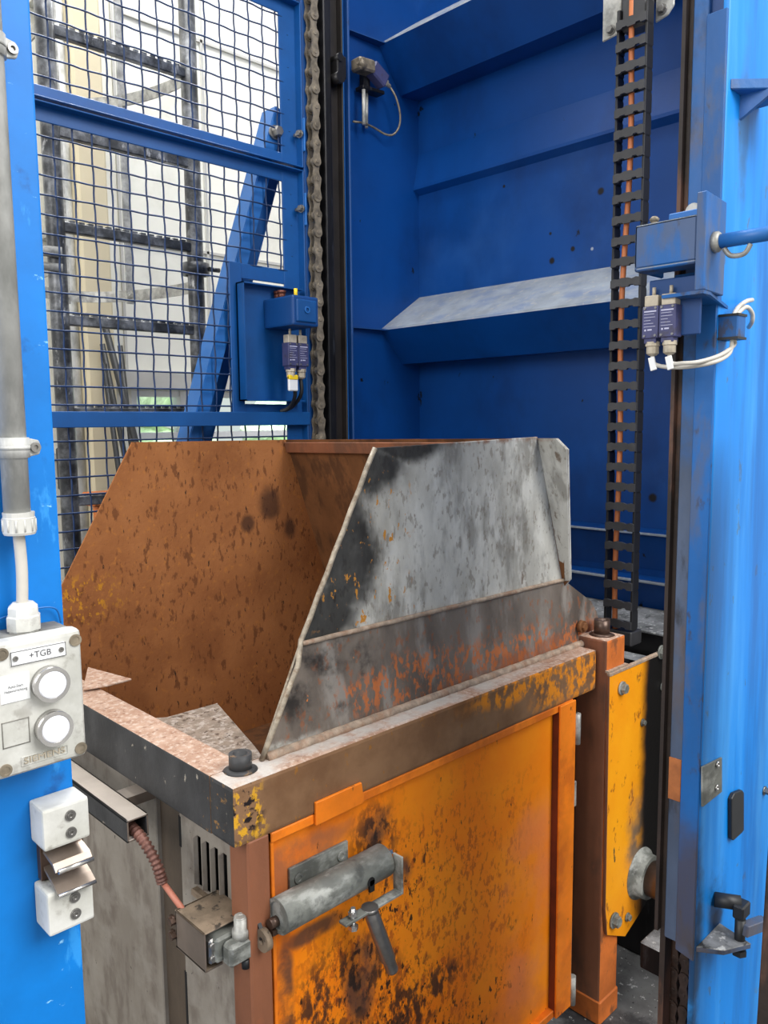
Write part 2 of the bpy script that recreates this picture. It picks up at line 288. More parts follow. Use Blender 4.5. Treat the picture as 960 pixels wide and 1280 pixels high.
def spline(pts, n=8):
    P = [Vector(p) for p in pts]; out = []
    for i in range(len(P)-1):
        a = P[max(i-1, 0)]; b = P[i]; c = P[i+1]; d = P[min(i+2, len(P)-1)]
        for k in range(n):
            t = k/n; out.append(.5*((2*b)+(c-a)*t+(2*a-5*b+4*c-d)*t*t+(3*b-3*c+d-a)*t**3))
    out.append(P[-1]); return out
def tube(bm, pts, r, seg=10, cap=True):
    pts = [Vector(p) for p in pts]; rings = []; prev = None
    for i, p in enumerate(pts):
        d = (pts[min(i+1, len(pts)-1)]-pts[max(i-1, 0)]).normalized()
        if prev is None: _, u, v = frame_of(d)
        else:
            u = (prev-d*prev.dot(d)).normalized(); v = d.cross(u)
        prev = u; rr = r[i] if isinstance(r, (list, tuple)) else r
        rings.append([bm.verts.new(p+(u*math.cos(2*math.pi*k/seg)+v*math.sin(2*math.pi*k/seg))*rr) for k in range(seg)])
    fs = []
    for a, b in zip(rings, rings[1:]):
        for k in range(seg):
            f = bm.faces.new((a[k], a[(k+1) % seg], b[(k+1) % seg], b[k])); f.smooth = True; fs.append(f)
    if cap: fs += [bm.faces.new(rings[0]), bm.faces.new(rings[-1])]
    bmesh.ops.recalc_face_normals(bm, faces=fs)
def hexhead(bm, p, d, r, h, washer=True):
    p = Vector(p); d = Vector(d).normalized()
    if washer: cyl(bm, p, p+d*h*.25, r*1.35, seg=20)
    lathe(bm, p+d*h*.2, p+d*h, [(0, r), (.85, r), (1, r*.86)], 6, False)
def screw(bm, p, d, r, h=.002, sock=True):
    p = Vector(p); d = Vector(d).normalized()
    ringtube(bm, p, p+d*h, r, r*.5, 16, floor=.3)
def wloc(o):
    v = Vector((0, 0, 0))
    while o: v = v + o.location; o = o.parent
    return v
def obj(name, bm, m, parent=None, facemat=None):
    me = bpy.data.meshes.new(name); bm.normal_update()
    ms = m if isinstance(m, (list, tuple)) else [m]
    for k in ms: me.materials.append(M[k])
    if facemat:
        for f in bm.faces: f.material_index = facemat(f)
    if parent is None:
        xs = [v.co for v in bm.verts]
        mn = Vector([min(v[i] for v in xs) for i in range(3)]); mx = Vector([max(v[i] for v in xs) for i in range(3)])
        off = Vector(((mn.x+mx.x)/2, (mn.y+mx.y)/2, mn.z))
    else: off = wloc(parent)
    bmesh.ops.translate(bm, verts=bm.verts, vec=-off)
    bm.to_mesh(me); bm.free()
    o = bpy.data.objects.new(name, me); COL.objects.link(o)
    if parent is None: o.location = off
    else: o.parent = parent
    return o
def tag(o, label, cat, group=None):
    o['label'] = label; o['category'] = cat
    if group: o['group'] = group
    return o
def thing(name, label, cat, loc, group=None):
    o = bpy.data.objects.new(name, None); o.empty_display_size = .05; COL.objects.link(o); o.location = loc
    return tag(o, label, cat, group)
def struct(name, bm, m, facemat=None):
    o = obj(name, bm, m, None, facemat); o['kind'] = 'structure'; return o
def text_bm(s, size, origin, right, upv, depth=.0004, fit=None):
    c = bpy.data.curves.new('t', 'FONT'); c.body = s; c.size = size; c.extrude = depth; c.align_x = 'CENTER'; c.align_y = 'CENTER'
    o = bpy.data.objects.new('t', c); COL.objects.link(o); dg = bpy.context.evaluated_depsgraph_get(); dg.update()
    me = bpy.data.meshes.new_from_object(o.evaluated_get(dg)); bpy.data.objects.remove(o)
    bm = BM(); bm.from_mesh(me); bpy.data.meshes.remove(me)
    r = Vector(right).normalized(); u = Vector(upv).normalized(); n = r.cross(u)
    if fit:
        xs = [v.co.x for v in bm.verts]; k = fit/(max(xs)-min(xs))
        for v in bm.verts: v.co.x *= k
    for v in bm.verts: v.co = Vector(origin)+r*v.co.x+u*v.co.y+n*v.co.z
    return bm
def merge(a, b):
    me = bpy.data.meshes.new('tmp'); b.to_mesh(me); a.from_mesh(me); bpy.data.meshes.remove(me); b.free()

FZ = .2
# ============================================================ SETTING
b = BM(); box(b, (-1.0, -1.5, FZ-.1), (4.5, 4.2, FZ)); struct('floor', b, 'floor')
WY = 3.4
# far hall wall with a window opening
wz0, wz1 = 1.15, 1.806; wx0, wx1 = 1.72, 2.75
b = BM()
box(b, (.4, WY, FZ), (wx0, WY+.2, 4.6)); box(b, (wx0, WY, wz1), (wx1, WY+.2, 4.6)); box(b, (wx0, WY, FZ), (wx1, WY+.2, wz0)); box(b, (wx1, WY, FZ), (4.4, WY+.2, 4.6))
struct('wall_back', b, 'wall_white')
b = BM(); p = at(112, 300, 'y', 3.25); q = at(134, 300, 'y', 3.25); box(b, (p.x-.05, 3.22, FZ), (q.x, WY-.001, 4.6), .01); struct('trim_1', b, 'wall_beige')
b = BM()   # vertical and horizontal joints of the wall cladding, and the lintel trim
for pxx in (258, 150):
    p = at(pxx, 300, 'y', WY-.01); box(b, (p.x, WY-.012, 1.83), (p.x+.012, WY-.001, 4.6))
for zz in (2.45, 2.97, 3.4): box(b, (1.75, WY-.012, zz), (3.2, WY-.001, zz+.012))
box(b, (wx0-.1, WY-.05, wz1), (wx1+.1, WY-.001, wz1+.08), .004); struct('trim_2', b, 'grey_trim')
win = thing('window_1', '', '', (wx0, WY, wz0)); del win['label']; del win['category']; win['kind'] = 'structure'
b = BM()
for x in (wx0, 1.99, wx1-.06): box(b, (x, WY+.04, wz0), (x+.05, WY+.12, wz1), .004)
for z in (wz0, wz1-.03, 1.58): box(b, (wx0, WY+.05, z), (wx1, WY+.11, z+.03), .004)
o = obj('window_frame', b, 'label', win); o['kind'] = 'structure'
b = BM(); box(b, (wx0+.01, WY+.075, wz0+.01), (wx1-.01, WY+.08, wz1-.01)); o = obj('pane', b, 'glass', win); o['kind'] = 'structure'
# greenery outside the window
b = BM()
for i in range(26):
    c = V(random.uniform(1.4, 6), random.uniform(5.8, 7.2), random.uniform(-.2, 2.0)); r = random.uniform(.35, .6)
    bmesh.ops.create_icosphere(b, subdivisions=3, radius=r, matrix=Matrix.Translation(c))
for v in b.verts: v.co += Vector(noise.noise_vector(v.co*5))*.12
o = obj('hedge', b, 'leaf'); tag(o, 'pale green bushes seen outside through the far hall window', 'bush'); o['kind'] = 'stuff'
b = BM(); box(b, (-1, 3.6, FZ-.3), (8, 9, FZ-.1)); struct('ground', b, 'floor')

# ============================================================ HALL BEHIND THE GUARD
def galv_ladder():
    Y = 2.5; t = thing('caged_ladder', 'dark galvanised safety ladder with hoop cage seen through the blue mesh', 'ladder', (1.3, Y, FZ))
    xl, xr = 1.045, 1.53
    for x, px_ in ((xl, 0), (xr, 0)):
        b = BM(); cyl(b, (x, Y+.01, FZ), (x, Y+.01, 3.9), .028, seg=24)
        obj('stile', b, 'ladder', t)
    for z in (1.975, 2.256, 2.536, 2.826, 3.1, 1.69, 1.41, 1.13):
        b = BM(); box(b, (xl, Y-.005, z-.018), (xr, Y+.02, z+.014), .003)
        for k in range(14):                                            # serrated tread
            x = xl+.05+k*(xr-xl-.1)/13; box(b, (x-.008, Y-.003, z+.012), (x+.008, Y+.018, z+.019))
        obj('rung', b, 'ladder', t)
    for z in (2.13, 2.83):
        b = BM(); pts = []
        for k in range(25):
            a = math.pi*k/24; pts.append(V((xl+xr)/2-math.cos(a)*(xr-xl)/2*1.05, Y+.03+math.sin(a)*.5, z))
        for q, r in zip(pts, pts[1:]): bar(b, q, r, .006, .04)
        obj('hoop', b, 'galv', t)
    for ang in (.75, .5,):
        a = math.pi*ang; x = (xl+xr)/2-math.cos(a)*(xr-xl)/2*1.05; y = Y+.03+math.sin(a)*.5
        b = BM(); bar(b, (x, y-.006, 2.1), (x, y-.006, 3.9), .028, .006, (0, 1, 0)); hexhead(b, (x, y-.012, 2.13), (0, -1, 0), .009, .01)
        obj('cage_strip', b, 'galv', t)
    b = BM(); p = at(246, 335, 'y', Y-.02); ringtube(b, (xr, Y+.01, p.z-.02), (xr, Y+.01, p.z+.02), .047, .037); cyl(b, (xr+.03, Y-.03, p.z), (xr+.07, Y-.03, p.z), .008)
    obj('clamp', b, 'ladder', t)
    b = BM(); p = at(75, 318, 'y', Y)
    cyl(b, (xl, Y-.03, p.z), (xl-.17, Y+.05, p.z+.01), .016); cyl(b, (xl, Y-.03, p.z-.045), (xl-.17, Y+.05, p.z-.035), .012); obj('wall_bracket', b, 'galv', t)
galv_ladder()
# pipes on the wall
for i, (pxx, r, lab, z0) in enumerate(((70, .02, 'thin pale pipe on the wall left of the ladder, the left one', FZ), (84, .03, 'wider pale pipe on the wall beside the left ladder stile', FZ))):
    p = at(pxx, 300, 'y', 3.3); b = BM(); cyl(b, (p.x, 3.3, z0), (p.x, 3.3, 4.4), r)
    for z in (1.5, 2.4, 3.3): box(b, (p.x-r*1.5, 3.3-.01, z), (p.x+r*1.5, WY, z+.03))
    tag(obj('wall_pipe', b, 'pipe'), lab, 'pipe')
t = thing('orange_level_probe', 'thin orange rod with black holder hanging low on the wall behind the mesh', 'rod', (1.2, 3.0, FZ))
p0 = at(80, 560, 'y', 2.95); p1 = at(83, 612, 'y', 2.95); p2 = at(94, 700, 'y', 2.95)
b = BM(); box(b, (p0.x-.02, 2.94, p1.z), (p0.x+.03, 2.98, p0.z), .004); obj('holder', b, 'rod_black', t)
b = BM(); cyl(b, (p1.x+.02, 2.96, FZ), (p1.x+.02, 2.96, p1.z+.02), .006); obj('rod', b, 'post_orange', t)
b = BM(); cyl(b, (p1.x+.02, 2.96, p2.z+.1), (p1.x+.02, 2.96, p2.z+.2), .014); obj('sleeve', b, 'galv', t)
p = at(116, 617, 'y', 2.8); q = at(140, 632, 'y', 2.8); b = BM(); box(b, (p.x, 2.8, q.z), (p.x+.3, 2.9, p.z), .006)
box(b, (p.x+.02, 2.81, FZ), (p.x+.06, 2.85, q.z)); box(b, (p.x+.24, 2.81, FZ), (p.x+.28, 2.85, q.z))
tag(obj('orange_trestle', b, 'post_orange'), 'orange painted trestle bar low behind the mesh beside the ladder', 'trestle')
for i, (a, c, lab) in enumerate((((128, 395), (182, 600), 'longest black rod leaning behind the mesh, bottom end furthest right'), ((130, 455), (150, 600), 'black rod leaning behind the mesh, nearly upright, leftmost foot'),
                      ((150, 432), (168, 590), 'black rod leaning behind the mesh, the short steep middle one'), ((128, 430), (160, 590), 'black rod leaning behind the mesh, crossing under the longest rod'))):
    y = 3.08+.03*i; b = BM(); p = at(*a, 'y', y+.03); q = at(*c, 'y', y); d = (q-p); q = p+d*((p.z-FZ)/(p.z-q.z)); cyl(b, p, q, .011+.003*(i == 0), seg=10)
    tag(obj('black_rod', b, 'rod_black'), lab, 'rod', 'rods leaning behind the guard')

# ============================================================ BLUE DIAGONAL BRACE
t = thing('diagonal_brace', 'light blue steel channel brace slanting behind the mesh guard', 'brace', (1.3, 2.2, FZ))
pa = V(1.655, 2.19, 2.62); pb = V(1.655-.335*2.46/1.01*1.0, 2.19, 2.62-2.42)
dd = (pb-pa).normalized(); nn = V(0, 1, 0).cross(dd).normalized()
if nn.x > 0: nn = -nn
b = BM(); bar(b, pa+V(0, .0, 0), pb+V(0, 0, 0), .105, .006, (0, 1, 0)); obj('web', b, 'blue_mesh', t)
b = BM(); bar(b, pa+nn*.054-V(0, .0, 0)+V(0, -.03, 0), pb+nn*.054+V(0, -.03, 0), .006, .07, (0, 1, 0))
bar(b, pa+nn*.035-V(0, .066, 0), pb+nn*.035-V(0, .066, 0), .04, .005, (0, 1, 0)); obj('flange', b, 'blue_brace', t)
b = BM(); bar(b, pa-nn*.054+V(0, .02, 0), pb-nn*.054+V(0, .02, 0), .006, .05, (0, 1, 0)); obj('flange', b, 'blue_mesh', t)
b = BM(); p = at(343, 166, 'y', 2.12); hexhead(b, V(p.x, 2.12, p.z), (0, -1, 0), .016, .03); cyl(b, V(p.x, 2.19, p.z), V(p.x, 2.10, p.z), .009); obj('bolt', b, 'steel', t)

# ============================================================ MESH GUARD PANELS
GY = 2.1
def guard(name, label, x0, x1, z0, z1, cut=None, midrail=None):
    t = thing(name, label, 'guard', ((x0+x1)/2, GY, z0), 'mesh guard panels')
    b = BM(); w_ = .04
    def member(a, c): box(b, a, c, .0015)
    member((x0, GY-.003, z1-w_), (x1, GY+.002, z1)); member((x0, GY-.032, z1-.004), (x1, GY+.0, z1))
    member((x0, GY-.003, z0), (x1, GY+.002, z0+w_)); member((x0, GY-.032, z0), (x1, GY, z0+.004))
    member((x0, GY-.003, z0), (x0+w_, GY+.002, z1)); member((x1-.065, GY-.0035, z0), (x1, GY+.0025, z1)); member((x1-.004, GY-.032, z0), (x1, GY, z1))
    if midrail: member((x0, GY-.034, midrail[0]), (x1+.005, GY-.028, midrail[1])); member((x0, GY-.03, midrail[1]-.004), (x1, GY, midrail[1]))
    if cut:
        cx, cz0, cz1 = cut
        member((cx, GY-.0045, cz0-.046), (cx+.045, GY+.0035, cz1+.046)); member((cx+.04, GY-.003, cz1), (x1-.06, GY+.003, cz1+.045)); member((cx+.04, GY-.003, cz0-.045), (x1-.06, GY+.003, cz0))
    obj('frame', b, 'blue_mesh', t)
    b = BM(); X0 = .60; n = 0
    x = X0+.03
    while x < x1-.03:
        if x > x0:
            segs = [(z0+.01, z1-.01)]
            if cut and x > cut[0]+.03: segs = [(z0+.01, cut[1]-.02), (cut[2]+.02, z1-.01)]
            for s0, s1 in segs:
                k = max(2, int(round((s1-s0)/.05))*2); ph = n
                pts = [V(x, GY+.006+(.003 if (i//2+ph) % 2 else -.001), s0+(s1-s0)*i/k) for i in range(k+1)]
                tube(b, pts, .0026, 5)
        x += .0508; n += 1
    z = FZ+.02; n = 0
    while z < z1-.03:
        if z > z0+.03:
            xe = x1-.03
            if cut and cut[1]-.02 < z < cut[2]+.02: xe = cut[0]+.025
            k = int((xe-x0)/.0254)
            pts = [V(x0+(xe-x0)*i/k, GY-.001+(.003 if (i//2+n) % 2 else -.001), z) for i in range(k+1)]
            tube(b, pts, .0026, 5)
        z += .0478; n += 1
    obj('wire_mesh', b, 'blue_wire', t)
    for zz in ((z0+.12, z1-.12) if z1-z0 > .6 else (z0+.1,)):
        b = BM(); hexhead(b, (x1-.012, GY-.032, zz), (-1, -.3, 0), .009, .015); cyl(b, (x1-.02, GY-.012, zz), (x1+.02, GY-.012, zz), .005); obj('bolt', b, 'steel', t)
        b = BM(); box(b, (x1-.002, GY-.04, zz-.05), (x1+.004, GY-.005, zz+.05), .002); obj('fixing_lug', b, 'blue_brace', t)
    return t
cutx = at(288, 430, 'y', GY).x; ct1 = at(330, 352, 'y', GY).z; ct0 = at(330, 505, 'y', GY).z
XR = 1.665
guard('mesh_guard', 'blue mesh guard panel above the long sloping rail', .55, XR, 2.452, 2.945)
guard('mesh_guard', 'sliver of blue mesh guard panel at the very top edge of the photo', .55, XR, 2.965, 3.9)
guard('mesh_guard', 'tall blue mesh guard panel cut out around the blue lock tray', .55, XR, FZ+.2, 2.445, (cutx, ct0, ct1), (1.642, 1.684))
b = BM(); box(b, (XR+.003, GY-.03, FZ), (XR+.045, GY+.03, 3.9), .003)
tag(obj('guard_post', b, 'blue_dark'), 'slim dark blue post at the right edge of the mesh guard', 'post')

# lock tray
p = at(300, 352, 'y', GY-.03); q = at(378, 502, 'y', GY-.03)
t = thing('interlock_tray', 'blue pressed steel tray with square key box on the mesh guard', 'tray', ((p.x+q.x)/2, GY-.02, q.z))
b = BM(); x0, x1, z0, z1 = p.x, q.x, q.z, p.z
box(b, (x0, GY-.014, z0), (x1, GY-.008, z1-.004)); box(b, (x0, GY-.045, z0), (x0+.004, GY-.008, z1)); box(b, (x0, GY-.045, z0), (x1, GY-.008, z0+.004)); box(b, (x0, GY-.045, z1-.004), (x1, GY-.008, z1))
obj('tray', b, 'blue_mesh', t)
pa = at(333, 374, 'y', GY-.03); pb = at(370, 412, 'y', GY-.03)
b = BM(); fy = GY-.16
box(b, (pa.x-.0, fy, pb.z-.005), (pa.x+.10, GY-.014, pa.z), .006, 2); kb = obj('key_box', b, 'blue_dark', t)
b = BM(); box(b, (pa.x+.012, fy-.006, pb.z+.006), (pa.x+.088, fy+.002, pa.z-.012), .012, 2); obj('cover', b, 'blue_mesh', kb)
b = BM(); ringtube(b, (pa.x+.05, fy-.007, (pa.z+pb.z)/2), (pa.x+.05, fy-.010, (pa.z+pb.z)/2), .010, .006); obj('embossed_ring', b, 'blue_brace', kb)
for dz in (.022, .040):
    b = BM(); cyl(b, (pa.x+.045, GY-.07+dz, pa.z), (pa.x+.045+.0, GY-.07+dz, pa.z+.025), .012, seg=14); ringtube(b, (pa.x+.045, GY-.07+dz, pa.z+.02), (pa.x+.045, GY-.07+dz, pa.z+.028), .014, .008, 16); obj('roller', b, 'copper', t)
b = BM(); cyl(b, (pa.x+.06, GY-.10, pa.z), (pa.x+.06, GY-.10, pa.z+.03), .006, seg=10); obj('yellow_tip', b, 'yellow', t)
def duo_switch(t, o, r, n, s, label=None):
    """two limit switches side by side. o: centre of the top edge on the front face, r: right vector, n: outward normal, s: scale (width of the pair)"""
    o = Vector(o); r = Vector(r).normalized(); n = Vector(n).normalized(); u = V(0, 0, 1)
    def bx(bm, x0, x1, z0, z1, d0, d1, bev=0):
        q = [o+r*x*s+u*z*s+n*d*s for x, z, d in ((x0, z0, d1), (x1, z0, d1), (x1, z0, d0), (x0, z0, d0), (x0, z1, d1), (x1, z1, d1), (x1, z1, d0), (x0, z1, d0))]; hexa(bm, q, bev)
    for i in (-1, 0):
        x0 = i*.5+.01; x1 = x0+.48
        b = BM(); bx(b, x0, x1, -.95, -.08, -.4, 0, .02*s); bx(b, x0+.05, x0+.4, -1.08, -.9, -.35, -.05, .01*s); sb = obj('switch_body', b, 'switch_blue', t)
        b = BM(); bx(b, x0+.04, x0+.44, -.08, .22, -.36, -.04, .015*s); cyl(b, o+r*(x0+.24)*s-n*.2*s+u*.2*s, o+r*(x0+.24)*s-n*.2*s+u*.45*s, .05*s); obj('switch_head', b, 'gland', sb)
        b = BM()
        for k in range(6):
            wd = (.36, .30, .33, .2, .28, .34)[k]; zz = -.2-.085*k
            bx(b, x0+.06, x0+.06+wd, zz-(.035 if k == 0 else .012), zz, 0, .006)
        bx(b, x0+.08, x0+.13, -.75, -.70, 0, .006); bx(b, x0+.17, x0+.30, -.74, -.70, 0, .006)
        obj('switch_print', b, 'print', sb)
        b = BM()
        for sx, sz in ((.08, -.13), (.40, -.13), (.08, -.88), (.40, -.88)): cyl(b, o+r*(x0+sx)*s+u*sz*s, o+r*(x0+sx)*s+u*sz*s+n*.025*s, .035*s, seg=10)
        obj('screw', b, 'steel', sb)
        b = BM(); c = o+r*(x0+.24)*s-n*.2*s; lathe(b, c-u*1.04*s, c-u*1.42*s, [(0, .19*s), (.3, .2*s), (.35, .17*s), (.85, .17*s), (1, .1*s)], 10, False); obj('cable_gland', b, 'gland', sb)
pw = at(360, 425, 'y', GY-.12); pw2 = at(386, 425, 'y', GY-.12)
duo_switch(t, ((pw.x+pw2.x)/2, GY-.12, pw.z+.0), (1, 0, 0), (0, -1, 0), (pw2.x-pw.x))
b = BM(); c = V((pw.x+pw2.x)/2, GY-.10, 0)
for dx in (-.02, .02): tube(b, spline([V(c.x+dx, c.y, pw.z-.11), V(c.x+dx*.6+.01, c.y, pw.z-.16), V(c.x+dx*.2+.02, c.y+.05, pw.z-.20), V(c.x, GY-.02, pw.z-.215)]), .006, 8)
obj('cable', b, 'rod_black', t)
b = BM(); pt = at(360, 470, 'y', GY-.11); pt2 = at(372, 489, 'y', GY-.11); box(b, (pt.x, GY-.115, pt2.z), (pt2.x, GY-.105, pt.z), .003); tg = obj('cable_tag', b, 'label', t)
b = BM(); box(b, (pt.x, GY-.117, pt.z-.012), (pt2.x, GY-.104, pt.z+.004), .003); obj('tag_holder', b, 'yellow', tg)

# ============================================================ LIFT MAST: chain, guide rail, blue column
def link_chain(name, label, mt, x, y, z0, z1, pitch, hgt, thick, gap, facing='y', parent=None):
    t = thing(name, label, 'chain', (x, y, z0))
    n = int((z1-z0)/pitch)
    r = V(1, 0, 0) if facing == 'y' else V(0, 1, 0); nn = V(0, -1, 0) if facing == 'y' else V(-1, 0, 0)
    def make(i):
        z = z0+i*pitch; outer = i % 2; off = gap/2+(thick if outer else 0); b = BM()
        for sgn in (-1, 1):
            prof = []
            K = 8
            for k in range(K+1):
                a = math.pi*k/K; prof.append((math.cos(a)*hgt/2, pitch+math.sin(a)*hgt/2))
            prof.append((-hgt*.32, pitch/2))
            for k in range(K+1):
                a = math.pi+math.pi*k/K; prof.append((math.cos(a)*hgt/2, math.sin(a)*hgt/2))
            prof.append((hgt*.32, pitch/2))
            c = V(x, y, z)+nn*sgn*off
            slab(b, [c+r*u_+V(0, 0, 1)*v_ for u_, v_ in prof], nn*thick*.9*sgn, 0)
        if outer:
            for zz in (0, pitch):
                cyl(b, V(x, y, z+zz)+nn*(off+thick*1.4), V(x, y, z+zz)-nn*(off+thick*1.4), hgt*.2, seg=10)
        else:
            for zz in (0, pitch): cyl(b, V(x, y, z+zz)+nn*off, V(x, y, z+zz)-nn*off, hgt*.4, seg=10)
        return b
    a0 = obj('link', make(0), mt, t); a1 = obj('link', make(1), mt, t)
    for i in range(2, n):
        c = (a0 if i % 2 == 0 else a1).copy(); COL.objects.link(c); c.parent = t; c.location = (0, 0, (i//2)*2*pitch)
    return t
cx = at(394, 300, 'y', GY-.05).x
link_chain('lift_chain', 'long steel roller chain hanging beside the mesh guard', 'chain', cx, GY-.05, 1.0, 3.25, .0545, .032, .005, .016)
t = thing('guide_rail', 'greasy black vertical steel rail between lift chain and blue column', 'rail', (1.8, GY, FZ))
g0 = at(383, 300, 'y', GY).x; g1 = at(407, 300, 'y', GY-.05).x; g2 = at(431, 300, 'y', GY-.05).x
b = BM(); box(b, (max(g0, XR+.047), GY-.005, FZ), (g1+.02, GY+.005, 3.9)); obj('back_plate', b, 'black', t)
b = BM(); box(b, (g1+.004, GY-.05, FZ), (g1+.036, GY, 3.9), .006, 2); obj('running_edge', b, 'black_steel', t)
b = BM(); box(b, (g1+.034, GY-.03, FZ), (g2, GY+.0, 3.9), .002); box(b, (g2-.006, GY-.055, FZ), (g2, GY-.0, 3.9), .002); obj('rail_web', b, 'rail_dark', t)
t = thing('mast_column', 'narrow blue steel column between black guide rail and the cabin wall', 'column', (1.88, GY, FZ))
b = BM(); c0 = g2+.001; c1 = at(441, 300, 'y', GY-.05).x
box(b, (c0, GY-.03, FZ), (c0+.025, GY+.02, 3.9), .002); obj('column_face', b, 'blue_brace', t)
b = BM(); box(b, (c0+.025, GY-.05, FZ), (c1, GY+.02, 3.9), .003); obj('column_flange', b, 'blue_dark', t)
b = BM(); pk = at(425, 88, 'y', GY-.07)
cyl(b, (pk.x, GY-.075, pk.z-.02), (pk.x, GY-.03, pk.z-.02), .018); cyl(b, (pk.x, GY-.075, pk.z+.04), (pk.x, GY-.03, pk.z+.04), .013); box(b, (pk.x-.01, GY-.07, pk.z-.02), (pk.x+.03, GY-.03, pk.z+.05), .004)
obj('clamp', b, 'black_steel', t)

# ============================================================ BLUE LIFT CABIN (open box behind the container)
CX = 2.23
t = thing('lift_cabin', 'large blue sheet steel cabin with grey topped ribs behind the container', 'cabin', (2.1, 1.4, FZ))
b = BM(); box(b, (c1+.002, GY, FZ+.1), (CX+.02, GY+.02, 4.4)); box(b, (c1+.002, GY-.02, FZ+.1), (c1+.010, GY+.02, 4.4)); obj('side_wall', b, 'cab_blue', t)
b = BM(); box(b, (1.90, .33, FZ+.1), (CX+.02, .349, 4.4)); obj('side_wall', b, 'cab_blue', t)  # unseen opposite wall, added to keep light out of the cabin
b = BM(); box(b, (1.90, .33, 4.4), (CX+.02, GY+.02, 4.42)); obj('shade_roof', b, 'cab_blue', t)  # out of view, added to shade the cabin from above
b = BM()
Y0 = .35
def back_profile():
    # x as a function of height: shallow pressed folds
    return [(CX, .3), (CX, 1.08), (CX-.02, 1.16), (CX-.03, 1.163), (CX-.03, 1.172), (CX, 1.18), (CX, 1.20), (CX-.03, 1.305), (CX-.035, 1.309), (CX-.035, 1.316), (CX, 1.325), (CX, 2.475), (CX-.028, 2.49), (CX-.028, 2.50), (CX, 2.62), (CX, 4.4)]
pr = back_profile()
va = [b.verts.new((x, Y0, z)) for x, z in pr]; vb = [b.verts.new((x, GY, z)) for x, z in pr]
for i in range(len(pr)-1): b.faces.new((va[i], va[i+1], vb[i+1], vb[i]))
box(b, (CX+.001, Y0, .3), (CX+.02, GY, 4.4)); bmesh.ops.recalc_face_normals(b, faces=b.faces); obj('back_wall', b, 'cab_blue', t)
for z in (1.168, 1.3125):
    b = BM(); box(b, (CX-.045, Y0, z-.003), (CX-.02, GY-.002, z+.003), .001); obj('ledge', b, 'dust_blue', t)
for zf, zb, zt in ((1.975, 1.86, 2.11), (2.938, 2.80, 3.08)):
    b = BM(); xf = 2.03; xu = 2.135
    pts = [(xf, zf), (xf+.004, zf+.008), (CX-.0, zt), (CX, zb+.005), (xu, zb)]
    slab(b, [V(x, GY-.001, z) for x, z in pts], (0, Y0-GY, 0))
    r_ = obj('rib', b, ['cab_blue', 'dust_blue'], t, lambda f: 1 if f.normal.z > .3 else 0)
    b = BM(); slab(b, [V(c1+.01, GY-.001, zf-.003), V(xf, GY-.001, zf-.003), V(xf+.0, GY-.035, zf-.003), V(c1+.01, GY-.02, zf-.003)], (0, 0, .004)); obj('gusset', b, 'blue_dark', t)
# landing platform with dust
t = thing('dusty_platform', 'dust covered grey platform ledge low behind the cable chain', 'platform', (2.0, 1.2, FZ))
b = BM(); box(b, (1.98, .5, FZ), (CX-.002, GY-.002, 1.075)); obj('platform_body', b, 'black_steel', t)
b = BM(); box(b, (1.975, .5, 1.075), (CX-.002, GY-.002, 1.083), .002); obj('dust_layer', b, 'dust', t)
b = BM(); box(b, (1.90, .93, FZ), (1.965, 1.2, 1.02), .01, 2)
tag(obj('grey_duct', b, ['black_steel', 'dust'], None, lambda f: 1 if f.normal.z > .5 else 0), 'dark square duct with dusty top between the yellow plate and the platform', 'duct')

# proximity switch in the upper left of the cabin
po = at(470, 95, 'y', GY-.05)
t = thing('cabin_limit_switch', 'small dirty limit switch with thin looped cable high in the cabin corner', 'switch', (po.x, GY, po.z-.1))
def at2(px_, py_, dy=.05): return at(px_, py_, 'y', GY-dy)
b = BM(); bar(b, at2(463, 84), at2(480, 104), .05, .04, (0, 1, 0), .005); obj('switch_body', b, 'switch_blue', t)
b = BM(); bar(b, at2(444, 80), at2(464, 86), .04, .05, (0, 1, 0), .006); cyl(b, at2(449, 76, .07), at2(456, 84, .07), .012); obj('switch_head', b, 'chain', t)
b = BM(); lathe(b, at2(479, 101), at2(487, 108), [(0, .012), (.5, .012), (.6, .007), (1, .007)], 12); obj('cable_gland', b, 'gland', t)
b = BM(); bar(b, at2(449, 110, .03), at2(476, 118, .03), .012, .04, (0, 1, 0), .002); bar(b, at2(456, 110, .02), at2(456, 92, .02), .03, .02, (0, 1, 0)); obj('bracket', b, 'black_steel', t)
b = BM(); cyl(b, at2(454.5, 112, .05), at2(455, 156, .05), .006); cyl(b, at2(458, 112, .02), at2(458, 160, .02), .006); obj('stem', b, 'galv', t)
b = BM(); tube(b, spline([at2(487, 108), at2(495, 122, .06), at2(500, 142, .06), at2(499, 158, .05), at2(492, 168, .04), at2(482, 168, .03), at2(468, 160, .02), at2(455, 154, .03), at2(441, 152, .02)]), .0035, 8); obj('cable', b, 'chain', t)

